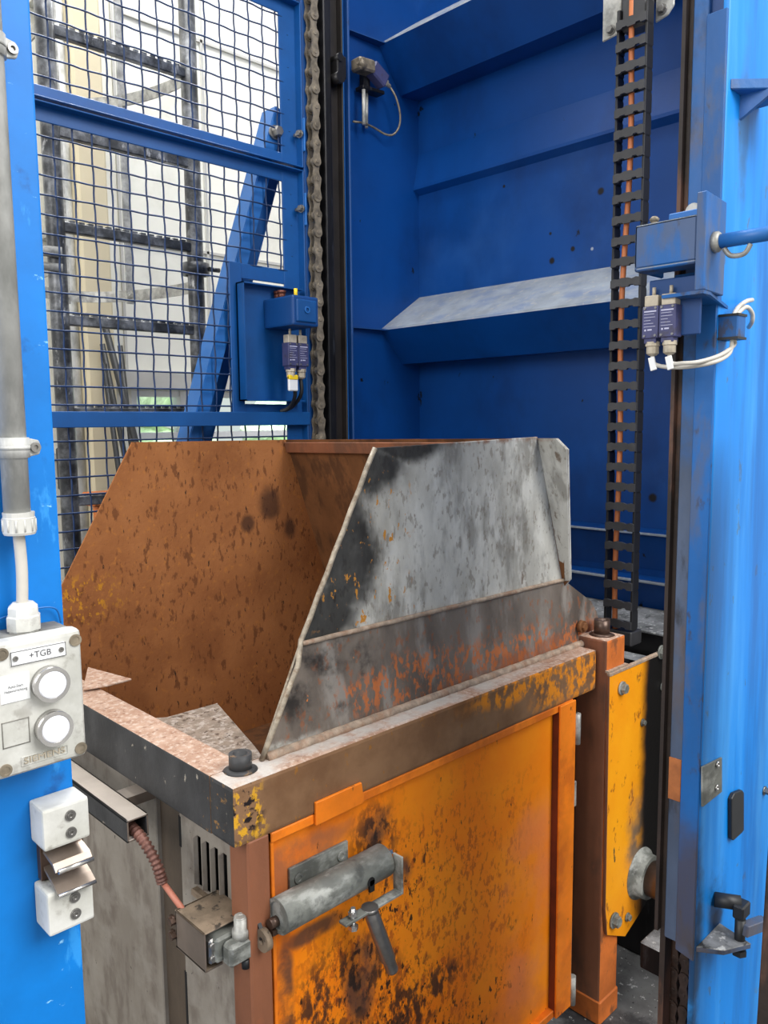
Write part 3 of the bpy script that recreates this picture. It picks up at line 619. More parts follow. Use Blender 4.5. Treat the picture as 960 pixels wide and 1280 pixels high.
# ============================================================ ENERGY CHAIN WITH ITS HANGER
EX = 1.80; ey0, ey1 = .973, 1.052
t = thing('cable_chain', 'black plastic cable carrier chain hanging in front of the blue cabin', 'cable chain', (EX, 1.01, 1.083))
pitch = .0495; z = 1.125; i = 0
def elink(z):
    b = BM()
    for yy in (ey0, ey1-.006):
        slab(b, [V(EX+.002, yy, z), V(EX+.002, yy, z+pitch*.98), V(EX+.012, yy, z+pitch*1.04), V(EX+.027, yy, z+pitch*1.04), V(EX+.032, yy, z+pitch*.9), V(EX+.032, yy, z+.004), V(EX+.025, yy, z-.003), V(EX+.01, yy, z-.003)], (0, .006, 0), .0008)
    box(b, (EX+.026, ey0+.001, z+pitch*.25-.003), (EX+.030, ey1-.001, z+pitch*.25+.003))
    return b
def ebar(z):
    b = BM()
    zc = z+pitch*.25; h = .0105; w0, w1 = ey0+.001, ey1-.001
    pr_ = [(w0, zc-h), (w0+.014, zc-h), (w0+.017, zc-h+.004), (w0+.026, zc-h+.004), (w0+.029, zc-h), (w1-.03, zc-h), (w1-.027, zc-h+.003), (w1-.016, zc-h+.003), (w1-.013, zc-h), (w1, zc-h), (w1, zc+h-.003), (w1-.01, zc+h), (w1-.02, zc+h-.002), (w1-.03, zc+h+.001), (w0+.03, zc+h), (w0+.02, zc+h-.003), (w0+.01, zc+h), (w0, zc+h-.002)]
    slab(b, [V(EX-.003, y_, z_) for y_, z_ in pr_], (.007, 0, 0))
    return b
l0 = obj('chain_link', elink(z), 'link_black', t); e0 = obj('crossbar', ebar(z), 'plastic_black', l0)
zt = 2.62; n = int((zt-z)/pitch)
for i in range(1, n):
    c = l0.copy(); COL.objects.link(c); c.parent = t; c.location = (0, 0, i*pitch)
    d = e0.copy(); COL.objects.link(d); d.parent = c
b = BM(); box(b, (EX+.0, ey0, 1.083), (EX+.055, ey1, 1.12), .003); obj('anchor_foot', b, 'plastic_black', t)
b = BM(); pts = []
for k in range(48):
    zz = 1.1+k*(3.3-1.1)/47; pts.append(V(EX+.014, 1.022-.006*math.sin(zz*3)-.004*math.sin(zz*9), zz))
tube(b, pts, .0068, 10); tag(obj('orange_cable', b, 'orange_cable'), 'orange cable running up inside the black cable chain', 'cable')
t = thing('chain_hanger', 'galvanised bracket holding the top of the cable chain', 'bracket', (EX+.06, 1.0, 2.5))
zl = at(765, 48, 'x', EX+.055).z; ya = at(753, 30, 'x', EX+.055).y; yb = at(775, 30, 'x', EX+.055).y
b = BM(); slab(b, [V(EX+.055, ya, zl+.0), V(EX+.055, yb, zl+.006), V(EX+.055, yb, 3.2), V(EX+.055, ya, 3.2)], (.006, 0, 0), .002); box(b, (EX+.06, yb-.0, zl+.01), (EX+.085, yb+.005, 3.2)); obj('plate', b, 'galv', t)
yc = at(819, 20, 'x', EX+.055).y; yd = at(842, 20, 'x', EX+.055).y; zr = at(830, 22, 'x', EX+.055).z
b = BM(); slab(b, [V(EX+.055, yd, zr+.02), V(EX+.055, yd+.015, zr+.003), V(EX+.055, yc, zr-.004), V(EX+.055, yc, 3.2), V(EX+.055, yd, 3.2)], (.006, 0, 0), .002); obj('plate', b, 'galv', t)
for (px_, py_) in ((764, 38), (828, 12)):
    b = BM(); hexhead(b, at(px_, py_, 'x', EX+.055), (-1, 0, 0), .009, .012); obj('bolt', b, 'steel', t)
b = BM(); box(b, (EX+.061, yd, zl+.05), (EX+.073, ya, zl+.09), .002); box(b, (EX+.01, ey0+.008, 2.56), (EX+.05, ey1-.008, 2.68), .004)
for k in range(5): box(b, (EX+.004, ey0+.012+k*.011, 2.66), (EX+.012, ey0+.018+k*.011, 2.70), .001)
obj('end_bracket', b, 'plastic_black', t)

# ============================================================ TIPPING CONTAINER
XL, YF, ZT = .6056, .9426, 1.1275; XE = 1.588; YB = 1.965; BH = .093
T = thing('tipping_container', 'rusty orange steel tipping container with flared hopper and locked door', 'container', (1.1, 1.45, FZ))
dn = lambda f: 2 if f.normal.z > .6 else (1 if f.normal.x < -.6 else 0)
b = BM(); box(b, (XL, YF, ZT-BH), (XE, YF+.064, ZT), .006, 2); bm1 = obj('front_beam', b, ['beam_front', 'beam_black', 'beam_top'], T, dn)
b = BM(); box(b, (XL, YF+.0625, ZT-BH), (XL+.062, YB-.0605, ZT-.0003), .003, 2); obj('side_beam', b, ['beam_front', 'beam_black', 'beam_top'], T, dn)
b = BM(); box(b, (XL, YB-.062, ZT-BH), (XE, YB, ZT), .006, 2); obj('rear_beam', b, ['beam_front', 'beam_black', 'beam_top'], T, dn)
b = BM(); box(b, (XE-.0, YF+.062, ZT-BH), (XE+.06, YB-.061, ZT-.001), .004, 2); obj('side_beam', b, ['beam_front', 'beam_black', 'beam_top'], T, dn)
# posts
b = BM(); box(b, (.628, YF, FZ), (.668, YF+.05, ZT-BH+.002), .003); obj('corner_post', b, 'post_brown', T)
b = BM(); box(b, (.628, YB-.06, FZ), (.69, YB-.005, ZT-BH+.002), .003); obj('corner_post', b, 'post_brown', T)
b = BM(); box(b, (1.60, .923, FZ), (1.68, 1.003, 1.149), .005, 2)
obj('corner_post', b, ['post_orange', 'post_brown', 'beam_top'], T, dn)
b = BM(); box(b, (1.60, YB-.08, FZ), (1.68, YB, 1.149), .005, 2); obj('corner_post', b, ['post_orange', 'post_brown', 'beam_top'], T, dn)
b = BM(); box(b, (1.597, .915, 1.075), (1.683, .925, 1.08)); obj('weld_seam', b, 'weld_dust', T)
b = BM(); box(b, (1.597, .920, FZ), (1.683, 1.006, FZ+.06), .003); obj('foot', b, 'post_orange', T)
# corner sockets
p = at(298, 963, 'z', ZT)
b = BM(); lathe(b, (p.x+.004, p.y, ZT-.001), (p.x+.004, p.y, ZT+.004), [(0, .028), (1, .019)], 28); ringtube(b, (p.x+.004, p.y, ZT), (p.x+.004, p.y, ZT+.026), .0175, .0115, 28, floor=.55); obj('socket', b, 'beam_black', T)
b = BM(); c = V(1.643, .963, 1.149); lathe(b, c, c+V(0, 0, .004), [(0, .030), (1, .019)], 28); ringtube(b, c, c+V(0, 0, .036), .0185, .012, 28, floor=.4); obj('socket', b, 'brown_steel', T)
# hopper
th = .005
y1 = 1.0075; y2 = 1.895
b = BM(); slab(b, [V(.784, y1, 1.29), V(.955, y1, 1.605), V(1.4386, y1, 1.615), V(1.542, y1, 1.287)], (0, th, 0), .001); hp = obj('hopper_side', b, ['hood_plate', 'edge_bright'], T, lambda f: 1 if f.normal.x < -.5 else 0)
tip = at(748, 772, 'y', y1-.012); tp2 = at(740, 752, 'y', y1-.008)
b = BM(); yl = y1-.014
slab(b, [V(.692, yl, ZT), V(.784, y1-.002, 1.293), V(1.542, y1-.002, 1.289), V(tp2.x, y1-.006, tp2.z), V(tip.x, y1-.008, tip.z+.012), V(tip.x+.012, y1-.010, ZT+.01), V(1.60, yl, ZT)], (0, th, 0)); obj('hopper_skirt', b, ['skirt_plate', 'edge_bright'], T, lambda f: 1 if f.normal.x < -.5 else 0)
b = BM(); tube(b, [V(.692+k*(.955-.692)/14, (yl if k < 5 else y1)-.001+.0008*math.sin(k*3)+ (0 if k >= 7 else .0), ZT+k*(1.605-ZT)/14) for k in range(15)], .0045, 8); obj('edge_bead', b, 'edge_bright', hp)
b = BM(); tube(b, [V(.786+k*(1.54-.786)/40, y1-.003+.0007*math.sin(k*5), 1.293-k*.005/40) for k in range(41)], .0045, 8); obj('weld_seam', b, 'weld_dust', hp)
b = BM(); tube(b, [V(.70+k*(1.60-.70)/50, yl-.002+.001*math.sin(k*4), ZT+.002) for k in range(51)], .009, 8); obj('weld_seam', b, 'weld_dust', hp)
b = BM(); p = at(727, 783, 'y', yl-.002); hexhead(b, p, (0, -1, 0), .010, .012, False); cyl(b, p-V(0, -.004, 0), p-V(0, .006, 0), .014); obj('bolt', b, 'rust_dark', T)
# far side
b = BM(); slab(b, [V(.80, y2, .72), V(.66, y2, 1.12), V(.692, y2, 1.15), V(.955, y2, 1.6045), V(1.4386, y2, 1.600), V(1.548, y2, 1.287), V(1.60, y2, 1.12), V(1.56, y2, .72)], (0, th, 0)); obj('hopper_side', b, 'rust', T)
# back wall with wing and chamfer
def bx_(z): return 1.4386+(1.615-z)*(1.548-1.4386)/(1.615-1.287)
b = BM(); zt_ = 1.613
slab(b, [V(bx_(1.29), .990, 1.29), V(bx_(1.59), .938, 1.589), V(bx_(1.612), .960, 1.612), V(bx_(zt_), y2+.03, 1.600), V(bx_(1.29), y2+.03, 1.29), V(1.60, y2+.02, 1.12), V(1.56, y2+.02, .75), V(1.56, y1+.01, .75), V(1.60, y1+.01, 1.12), V(bx_(1.29), y1, 1.27)], (.006, 0, 0))
obj('hopper_back', b, ['rust_dark', 'hood_plate'], T, lambda f: 1 if (f.normal.x > .5 or f.normal.y < -.5) else 0)
b = BM(); slab(b, [V(bx_(1.29)-.001, .990, 1.288), V(bx_(1.59)-.001, .938, 1.589), V(bx_(1.612)-.001, .960, 1.612), V(bx_(1.61)-.001, y1-.001, 1.612), V(bx_(1.29)-.001, y1-.001, 1.285)], (-.003, 0, 0)); obj('back_wing', b, 'hood_plate', T)
b = BM(); slab(b, [V(bx_(1.60)-.014, y1+.006, 1.603), V(bx_(1.575)-.014, y1+.006, 1.572), V(bx_(1.575)-.014, y2-.001, 1.562), V(bx_(1.60)-.014, y2-.001, 1.593)], (.012, 0, 0), .002); obj('top_strip', b, 'post_brown', T)
b = BM(); box(b, (.70, YF+.07, .74), (1.58, y2, .76)); obj('hopper_bottom', b, 'rust_dark', T)
b = BM(); slab(b, [V(.66, y1, .76), V(1.56, y1, .76), V(1.60, y1, ZT-.004), V(.66, y1, ZT-.004)], (0, .004, 0)); obj('hopper_side_inner', b, 'rust_dark', T)
b = BM(); slab(b, [V(.664, 1.36, 1.10), V(.712, 1.325, 1.10), V(.821, 1.322, 1.10), V(.75, 1.093, 1.10), V(.72, 1.012, 1.10), V(.664, 1.012, 1.10)], (0, 0, .004), .001)
cg = obj('corner_shelf', b, ['rust_dark', 'shelf_dust'], T, lambda f: 1 if f.normal.z > .5 else 0)
b = BM(); pts = [at(110, 838, 'z', ZT), at(165, 853, 'z', ZT), at(135, 861, 'z', ZT), at(104, 866, 'z', ZT)]; slab(b, [p+V(0, 0, .004) for p in pts], (0, 0, .004), .001); obj('edge_plate', b, 'beam_top', T)

# door
dy = .958
dz1 = 1.034; dz0 = .31; dx0 = .672; dx1 = 1.497
D = bpy.data.objects.new('door', None); COL.objects.link(D); D.parent = T; D.location = Vector((.67, YF, .3))-T.location; D['label'] = 'orange door panel with black scuffs and bright orange rim'
b = BM(); box(b, (dx0, dy, dz0), (dx1-.02, dy+.006, dz1)); obj('door_panel', b, 'door_orange', D)
b = BM(); rw = .014
box(b, (dx0, YF+.001, dz1-.016), (dx1, dy+.006, dz1), .0015); box(b, (dx0, YF+.003, dz0+.4), (dx0+.006, dy+.004, dz1), .001); box(b, (dx0, YF+.003, dz0), (dx0+.006, dy+.004, dz0+.372), .001)
box(b, (1.437, YF-.006, dz0-.01), (dx1, YF+.0, dz1+.0), .0015); box(b, (dx0, YF+.001, dz0-.01), (dx1, dy+.006, dz0+.008), .0015)
obj('door_rim', b, 'door_rim', D)
b = BM(); box(b, (1.437, YF-.0005, dz0), (1.443, dy, dz1-.016)); obj('rim_return', b, 'door_shade', D)
b = BM(); p = at(392, 1003, 'y', YF-.004); q = at(452, 995, 'y', YF-.004)
slab(b, [V(.754, YF-.006, 1.018), V(.754, YF-.006, 1.056), V(.852, YF-.006, 1.057), V(.856, YF-.006, 1.030), V(.856, YF-.006, 1.020)], (0, .0055, 0), .001); obj('catch_tab', b, 'door_rim', D)
b = BM(); box(b, (1.50, YF-.002, .78), (1.512, YF+.004, .84), .002); box(b, (1.50, YF-.004, .975), (1.515, YF+.004, 1.0), .002); cyl(b, (1.505, YF-.004, .93), (1.505, YF-.004, 1.0), .008); obj('hinge', b, 'galv', D)
b = BM(); cyl(b, (1.505, YF-.004, .30), (1.505, YF-.004, .37), .008); obj('hinge', b, 'galv', D)
# lock
LK = bpy.data.objects.new('bolt_lock', None); COL.objects.link(LK); LK.parent = T; LK.location = Vector((.76, dy-.02, .9))-T.location; LK['label'] = 'grey steel tube bolt lock with lever handle'
ly = .918
def on(px_, py_, y=ly): return at(px_, py_, 'y', y)
b = BM(); slab(b, [V(.711, .952, .90), V(.711, .952, .957), V(.833, .952, .957), V(.833, .952, .90)], (0, .006, 0), .001)
for x_, z_ in ((.728, .936), (.817, .937)): ringtube(b, (x_, .952, z_), (x_, .9495, z_), .0085, .005, 18, floor=.3)
obj('mounting_plate', b, 'grimy_steel', LK)
c0_ = on(350, 1143); c1_ = on(482, 1084); zc = .9125
b = BM(); ringtube(b, (c0_.x, ly+.006, zc), (c1_.x, ly+.006, zc), .0275, .022, 36); cyl(b, (c0_.x+.004, ly+.006, zc), (c1_.x-.004, ly+.006, zc), .0235, seg=32); obj('lock_tube', b, 'grimy_steel', LK)
b = BM(); cyl(b, (c0_.x-.010, ly+.014, zc-.012), (c0_.x+.01, ly+.014, zc-.012), .008); box(b, (c0_.x-.008, ly+.008, zc-.03), (c0_.x+.004, ly+.022, zc-.022)); obj('locking_pin', b, 'brown_steel', LK)
b = BM(); pn = on(463, 1098, ly-.02); cyl(b, (pn.x, ly-.015, zc-.004), (pn.x, ly-.0225, zc-.004), .0075); box(b, (pn.x-.003, ly-.0225, zc-.022), (pn.x+.007, ly-.018, zc-.002)); obj('slot', b, 'black', LK)
# handle strap: end plate, strap under the tube, lever
e = c1_.x+.003
b = BM(); box(b, (e, ly-.036, zc-.044), (e+.004, ly-.014, zc+.020), .001); box(b, (.765, ly-.036, zc-.046), (e+.004, ly-.018, zc-.041), .001); st = obj('strap', b, 'grimy_steel', LK)
b = BM(); cyl(b, (e+.003, ly, zc+.012), (e+.010, ly, zc+.012), .006, seg=6, smooth=False); obj('nut', b, 'bright', LK)
b = BM(); bx0 = .785; cyl(b, (bx0, ly-.03, zc-.062), (bx0, ly-.03, zc-.024), .004); cyl(b, (bx0, ly-.03, zc-.060), (bx0, ly-.03, zc-.053), .008, seg=6, smooth=False); cyl(b, (bx0, ly-.03, zc-.036), (bx0, ly-.03, zc-.030), .008, seg=6, smooth=False); obj('strap_bolt', b, 'bright', LK)
h0 = V(.823, ly-.028, zc-.044); h1 = at(491, 1214, 'y', ly-.045)
b = BM(); lathe(b, h0, h1, [(0, .0115), (.03, .0125), (.8, .0125), (.82, .0105), (.97, .0105), (1, .009)], 20); cyl(b, h0+V(0, 0, .004), h0-V(0, 0, .003), .014, seg=20); obj('lever', b, 'steel', LK)

# left side cladding (faces -X)
X = .65
def yz(px_, py_, x=X): p = at(px_, py_, 'x', x); return p.y, p.z
SP = bpy.data.objects.new('side_cladding', None); COL.objects.link(SP); SP.parent = T; SP.location = Vector((X, 1.2, .3))-T.location
b = BM(); box(b, (.70, YF+.02, FZ+.06), (.71, YB-.06, ZT-BH)); obj('backing', b, 'black', SP)
y_a, _ = yz(172, 1000); y_b, _ = yz(197, 1010); y_c, _ = yz(225, 1030); y_d = YF+.045
b = BM(); box(b, (X+.004, y_a+.004, FZ+.06), (X+.012, YB-.06, ZT-BH-.002), .001); obj('long_sheet', b, 'panel_grey', SP)
b = BM(); box(b, (X-.004, y_b, FZ+.06), (X+.012, y_a, ZT-BH-.002), .002); obj('flat_bar', b, 'panel_grey', SP)
b = BM(); box(b, (X+.005, y_c, FZ+.06), (X+.012, y_b, ZT-BH-.002)); obj('recessed_strip', b, 'panel_dark', SP)
for z0_, z1_ in ((.93, .985), (.60, .70), (.3, .5)):
    b = BM(); box(b, (X-.0005, y_c-.003, z0_), (X+.004, y_c+.004, z1_)); obj('slot', b, 'black', SP)
b = BM()
ys = [YF+.048, .995, 1.015, 1.03, y_c]
vx = [(1.034, 1.045), (1.060, 1.070), (1.086, 1.096), (1.112, 1.122)]
zs0, zs1 = .885, .972
box(b, (X, YF+.03, FZ+.06), (X+.0015, y_c, zs0)); box(b, (X, YF+.03, zs1), (X+.0015, y_c, ZT-BH-.002))
edges = [YF+.03] + [v for p in vx for v in p] + [y_c]
for i in range(0, len(edges), 2): box(b, (X, edges[i], zs0), (X+.0015, edges[i+1], zs1))
obj('vent_sheet', b, 'panel_grey', SP)
for a_, c_ in vx:
    b = BM(); slab(b, [V(X, c_-.0005, zs0), V(X, c_-.0005, zs1), V(X-.007, c_+.002, zs1-.003), V(X-.007, c_+.002, zs0+.003)], (0, .0015, 0)); obj('louvre', b, 'panel_grey', SP)
b = BM(); box(b, (X-.012, 1.03, .868), (X+.002, 1.13, .88), .002); box(b, (X-.018, 1.02, .850), (X, 1.125, .858), .002); obj('slot_rail', b, 'box_dusty', SP)
# square tube arm
t = SP
b = BM(); ax0, ax1, az0, az1 = .545, .583, .984, 1.022; yA, yB_ = 1.158, 1.9
box(b, (ax0, yA, az1-.004), (ax1, yB_, az1), .001); box(b, (ax0, yA, az0), (ax1, yB_, az0+.004), .001); box(b, (ax0, yA, az0), (ax0+.004, yB_, az1), .001); box(b, (ax1-.004, yA, az0), (ax1, yB_, az1), .001)
box(b, (ax1, 1.25, az0+.01), (X+.006, 1.29, az1-.01)); box(b, (ax1, 1.78, az0+.01), (X+.006, 1.82, az1-.01))
obj('conduit_arm', b, ['box_side', 'beam_black', 'arm_top_bright'], T, lambda f: 1 if f.normal.x < -.5 else (2 if f.normal.z > .5 else 0))
# ribbed hose and rod
h0 = V((ax0+ax1)/2, yA+.03, .998); hp_ = [h0, V(.566, yA-.01, .988), V(.572, yA-.04, .958), at(203, 1103, 'x', .578)]
pts = spline(hp_, 22); rr = [.0092 if (k % 4 < 2) else .0068 for k in range(len(pts))]
b = BM(); tube(b, pts, rr, 12); hs = obj('ribbed_hose', b, 'hose', T)
sA = at(200, 1098, 'x', .578); sB = at(232, 1142, 'x', .585)
b = BM(); tube(b, [sA, sB], .0048, 12); obj('cable', b, 'pink_rod', hs)
# limit switch housing: folded cover with the switch inside
LS = bpy.data.objects.new('limit_switch', None); COL.objects.link(LS); LS.parent = T; LS.location = Vector((.6, 1.0, .85))-T.location
bx0, bx1 = .572, .645; by1 = at(219, 1150, 'x', .572).y; by0 = at(256, 1190, 'x', .572).y; bz1 = .905; bz0 = .845
zt2 = at(219, 1138, 'x', .572).z; zb2 = at(256, 1216, 'x', .572).z
b = BM()
box(b, (bx0, by0, zb2), (bx0+.003, by1, zt2), .001); box(b, (bx0, by0, zt2-.003), (bx1+.005, by1, zt2), .001); box(b, (bx0, by1-.003, zb2), (bx1, by1, zt2)); box(b, (bx0, by0, zb2), (bx0+.03, by1, zb2+.003))
obj('cover', b, ['box_side', 'box_dusty'], LS, lambda f: 1 if f.normal.z > .5 else 0)
b = BM(); zc2 = (zt2+zb2)/2
box(b, (bx0+.012, by0-.012, zb2+.012), (bx1-.012, by1-.01, zt2-.010), .004); box(b, (bx0+.022, by0-.034, zb2+.010), (bx1-.010, by0-.01, zt2-.016), .005); sw_ = obj('switch_body', b, 'grimy_steel', LS); sw_ = LS
b = BM(); box(b, (bx0+.006, by0-.004, zb2+.010), (bx0+.016, by0+.02, zt2-.012), .003); cyl(b, (bx0+.011, by0-.008, zc2+.01), (bx0+.011, by0, zc2+.01), .005); cyl(b, (bx0+.011, by0-.008, zc2-.01), (bx0+.011, by0, zc2-.01), .005); obj('switch_face', b, 'steel', sw_)
b = BM(); c = V(bx0+.050, by0-.020, zt2-.018); lathe(b, c, c+V(0, 0, .032), [(0, .013), (.4, .013), (.45, .010), (1, .010)], 20); ringtube(b, c+V(0, 0, .028), c+V(0, 0, .034), .009, .004, 18); obj('roller_head', b, 'galv', sw_)
b = BM(); ringtube(b, V(bx1-.004, by0-.045, zt2-.022), V(bx1+.006, by0-.045, zt2-.022), .017, .006, 24); obj('roller', b, 'box_dusty', sw_)
b = BM(); bar(b, V(bx1-.0, by0-.045, zt2-.02), V(bx1-.0, by0-.005, zt2+.028), .006, .012); obj('roller_arm', b, 'rod_black', sw_)
b = BM(); cyl(b, (bx1-.02, by0-.026, zb2+.010), (bx1-.02, by0-.026, zb2-.004), .006); obj('nut', b, 'rod_black', sw_)
b = BM()
for z_ in (zt2-.018, zt2-.042): cyl(b, (bx0-.001, by1+.0, z_), (bx0-.001, by1+.012, z_), .006, seg=10); cyl(b, (bx0+.004, by1+.003, z_), (bx0-.008, by1+.003, z_), .0065, seg=6, smooth=False)
obj('screw', b, 'brown_steel', LS)
b = BM(); box(b, (bx1, by0-.01, zb2+.01), (X+.002, by1-.01, zt2-.008)); obj('mounting_block', b, 'box_side', LS)

# yellow bearing plate on the post
YP = .918
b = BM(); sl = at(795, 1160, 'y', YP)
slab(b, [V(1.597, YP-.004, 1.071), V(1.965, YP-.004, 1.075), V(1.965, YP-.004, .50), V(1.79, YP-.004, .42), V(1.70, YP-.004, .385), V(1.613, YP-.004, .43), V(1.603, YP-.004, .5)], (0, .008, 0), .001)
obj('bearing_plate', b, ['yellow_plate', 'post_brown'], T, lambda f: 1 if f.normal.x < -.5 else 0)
b = BM(); box(b, (1.597, YP-.006, 1.067), (1.965, YP+.004, 1.076), .002); obj('plate_edge', b, 'weld_dust', T)
for px_, py_, r_ in ((777, 860, .012), (803, 903, .007), (767, 1150, .014), (784, 1146, .008), (826, 815, .013), (828, 858, .009), (826, 1135, .01)):
    b = BM(); hexhead(b, at(px_, py_, 'y', YP-.005), (0, -1, 0), r_, r_*1.2); obj('bolt', b, 'grimy_steel', T)
c = at(795, 1096, 'y', YP-.005); c.x += .022
b = BM(); lathe(b, c+V(0, .004, 0), c+V(0, -.03, 0), [(0, .066), (.2, .064), (.25, .056), (1, .053)], 36); brg = obj('bearing_flange', b, 'grimy_steel', T)
b = BM(); cc = c+V(0, -.03, 0); lathe(b, cc, cc+V(0, -.085, 0), [(0, .043), (.7, .043), (.75, .040), (.9, .040), (1, .036)], 36); obj('trunnion', b, 'brown_steel', brg)
b = BM(); ringtube(b, cc+V(0, -.062, 0), cc+V(0, -.07, 0), .046, .03, 36); obj('retaining_ring', b, 'galv', brg)
# undercarriage in shadow
b = BM(); box(b, (1.69, .80, .33), (2.1, .87, .40), .004); tag(obj('chassis_beam', b, ['black_steel', 'dust'], None, lambda f: 1 if f.normal.z > .5 else 0), 'dark steel cross beam low behind the orange post', 'beam')

# ============================================================ RIGHT POST
PX, PY = 1.0, .436
t = thing('lift_post', 'broad bright blue steel post at the right with worn left edge', 'post', (1.1, .48, FZ))
b = BM(); box(b, (PX+.002, PY, FZ), (PX+.45, PY+.008, 3.4), .003, 2); obj('front_face', b, 'blue_wide', t)
zbot = at(862, 1200, 'x', PX).z; ztop = at(896, 14, 'x', PX).z
yB = at(858, 750, 'x', PX).y; yA2 = at(841, 750, 'x', PX).y; yR = at(834, 750, 'x', PX).y
b = BM(); slab(b, [V(PX-.001, PY+.001, zbot), V(PX-.001, yB-.001, zbot+.006), V(PX-.001, yB-.001, ztop), V(PX-.001, PY+.001, ztop)], (.010, 0, 0), .001); obj('side_strip', b, 'blue_strip', t)
b = BM(); box(b, (PX+.014, PY+.006, zbot+.1), (PX+.022, yB, 3.4)); obj('web', b, 'blue_dark', t)
b = BM(); box(b, (PX+.006, yB-.0005, zbot+.012), (PX+.014, yA2, 3.4), .001); obj('guide_strip', b, 'rail_worn', t)
b = BM(); box(b, (PX+.010, yA2, FZ), (PX+.03, yR, 3.4)); obj('rear_edge', b, 'dark_brown', t)
pz1 = at(844, 950, 'x', PX).z; pz0 = at(844, 1003, 'x', PX).z
b = BM(); box(b, (PX+.0045, yB+.0015, pz0), (PX+.009, yA2+.0005, pz1), .0005); obj('rust_patch_plate', b, 'patch_rust', t)
b = BM(); box(b, (PX+.0, yR-.001, zbot+.02), (PX+.012, yR+.004, 3.4)); obj('rear_lip', b, 'dark_brown', t)
# plate with screws, slot cover, bolt
W = lambda px_, py_, d=0: at(px_, py_, 'y', PY-d)
b = BM(); q = [W(876, 958), W(900, 946), W(900, 989), W(876, 1008)]; slab(b, q, (0, -.003, 0), .0005); pl = obj('cover_plate', b, 'grimy_steel', t)
b = BM(); screw(b, W(896, 955, .003), (0, -1, 0), .0042, .003); obj('screw', b, 'bright', pl)
b = BM(); screw(b, W(895, 984, .003), (0, -1, 0), .0042, .003); obj('screw', b, 'bright', pl)
b = BM(); q = [W(909.5, 997), W(913, 990), W(923, 986), W(925, 989), W(925, 1036), W(922, 1040), W(912, 1049), W(909.5, 1047)]; slab(b, q, (0, -.006, 0), .001); obj('slot_plug', b, 'rod_black', t)
b = BM(); hexhead(b, W(955, 988), (0, -1, 0), .005, .008); obj('bolt', b, 'steel', t)
# upper hinge gusset
b = BM(); p0 = W(913, 98); p1 = W(962, 98); zt3 = p0.z
slab(b, [V(p0.x, PY, zt3), V(p0.x+.09, PY, zt3), V(p0.x+.09, PY-.06, zt3), V(p0.x+.06, PY-.06, zt3)], (0, 0, -.012), .001)
slab(b, [V(p0.x+.03, PY, zt3-.012), V(p0.x+.034, PY-.045, zt3-.012), V(p0.x+.03, PY, zt3-.04)], (.006, 0, 0)); obj('upper_gusset', b, 'rail_worn', t)
b = BM(); c = V(p0.x+.075, PY-.052, zt3); cyl(b, c-V(0, 0, .035), c+V(0, 0, .014), .012); obj('upper_pivot', b, 'rod_black', t)
# lower hinge gusset with arm
b = BM(); p0 = W(870, 1180); z3 = W(893, 1150).z-.012
slab(b, [V(p0.x, PY, z3), V(p0.x+.075, PY, z3), V(p0.x+.06, PY-.05, z3), V(p0.x+.02, PY-.03, z3)], (0, 0, -.008), .001)
obj('lower_gusset', b, ['rail_worn', 'dust'], t, lambda f: 1 if f.normal.z > .5 else 0)
c = V(p0.x+.058, PY-.035, z3)
b = BM(); cyl(b, c-V(0, 0, .02), c+V(0, 0, .03), .007); cyl(b, c-V(0, 0, .022), c-V(0, 0, .014), .010, seg=6, smooth=False); cyl(b, V(c.x-.005, PY, z3+.045), V(c.x+.012, PY-.03, z3+.045), .010); box(b, (c.x-.004, PY-.04, z3+.028), (c.x+.022, PY-.025, z3+.048), .002); obj('lower_pivot', b, 'rod_black', t)
b = BM(); pts = [c+V(-.004, -.006, .018), c+V(.04, -.015, .012), c+V(.065, -.02, -.004), c+V(.12, -.03, -.008)]
for q, r in zip(pts, pts[1:]): bar(b, q, r, .014, .016, None, .001)
obj('swing_arm', b, 'rail_worn', t)
# bracket: flange, hood box, pin
BR = thing('switch_bracket', 'blue steel hood bracket with locking pin on the right post above the switches', 'bracket', (PX-.02, PY, 1.8))
fz1 = at(880, 237, 'y', PY-.012).z; fx = at(880, 300, 'y', PY-.012).x; fz0 = at(878, 362, 'y', PY-.012).z; fx2 = at(905, 300, 'y', PY-.012).x
b = BM(); slab(b, [V(fx, PY-.014, fz0), V(fx, PY-.014, fz1), V(fx2, PY-.014, fz1-.004), V(fx2, PY-.014, fz0-.002)], (0, .012, 0), .001); obj('flange', b, 'blue_strip', BR)
hx = fx+.023; hy1 = at(795, 283, 'x', hx-.02).y; hz1 = at(795, 283, 'x', hx-.02).z; hz0 = at(797, 340, 'x', hx-.02).z; hy0 = PY-.002
b = BM(); xo = hx-.022
box(b, (xo, hy0, hz0+.004), (xo+.004, hy1, hz1), .0015); box(b, (xo, hy0, hz1-.004), (PX+.01, hy1, hz1), .0015); box(b, (xo, hy1-.004, hz0), (PX-.0, hy1, hz1), .0015)
box(b, (xo, hy0, hz0), (xo+.035, hy1, hz0+.004), .0015); obj('hood', b, ['blue_strip', 'dust_blue'], BR, lambda f: 1 if f.normal.z > .5 else 0)
b = BM(); box(b, (PX-.02, PY-.002, fz0-.004), (PX+.006, yB+.02, fz0+.03), .001); slab(b, [V(fx, PY-.013, fz0), V(fx+.02, PY-.013, fz0-.0), V(PX+.03, PY-.0, fz0-.008), V(fx+.004, PY+.04, fz0)], (0, 0, -.004)); obj('lower_shelf', b, 'blue_strip', BR)
b = BM()
c = at(866, 264, 'x', PX-.012); cyl(b, c, c+V(.012, 0, 0), .010, seg=18); obj('rivet', b, 'galv', BR)
b = BM(); c = at(869, 365, 'x', PX-.02); cyl(b, c, c+V(.014, 0, 0), .0065, seg=16); obj('rivet', b, 'galv', BR)
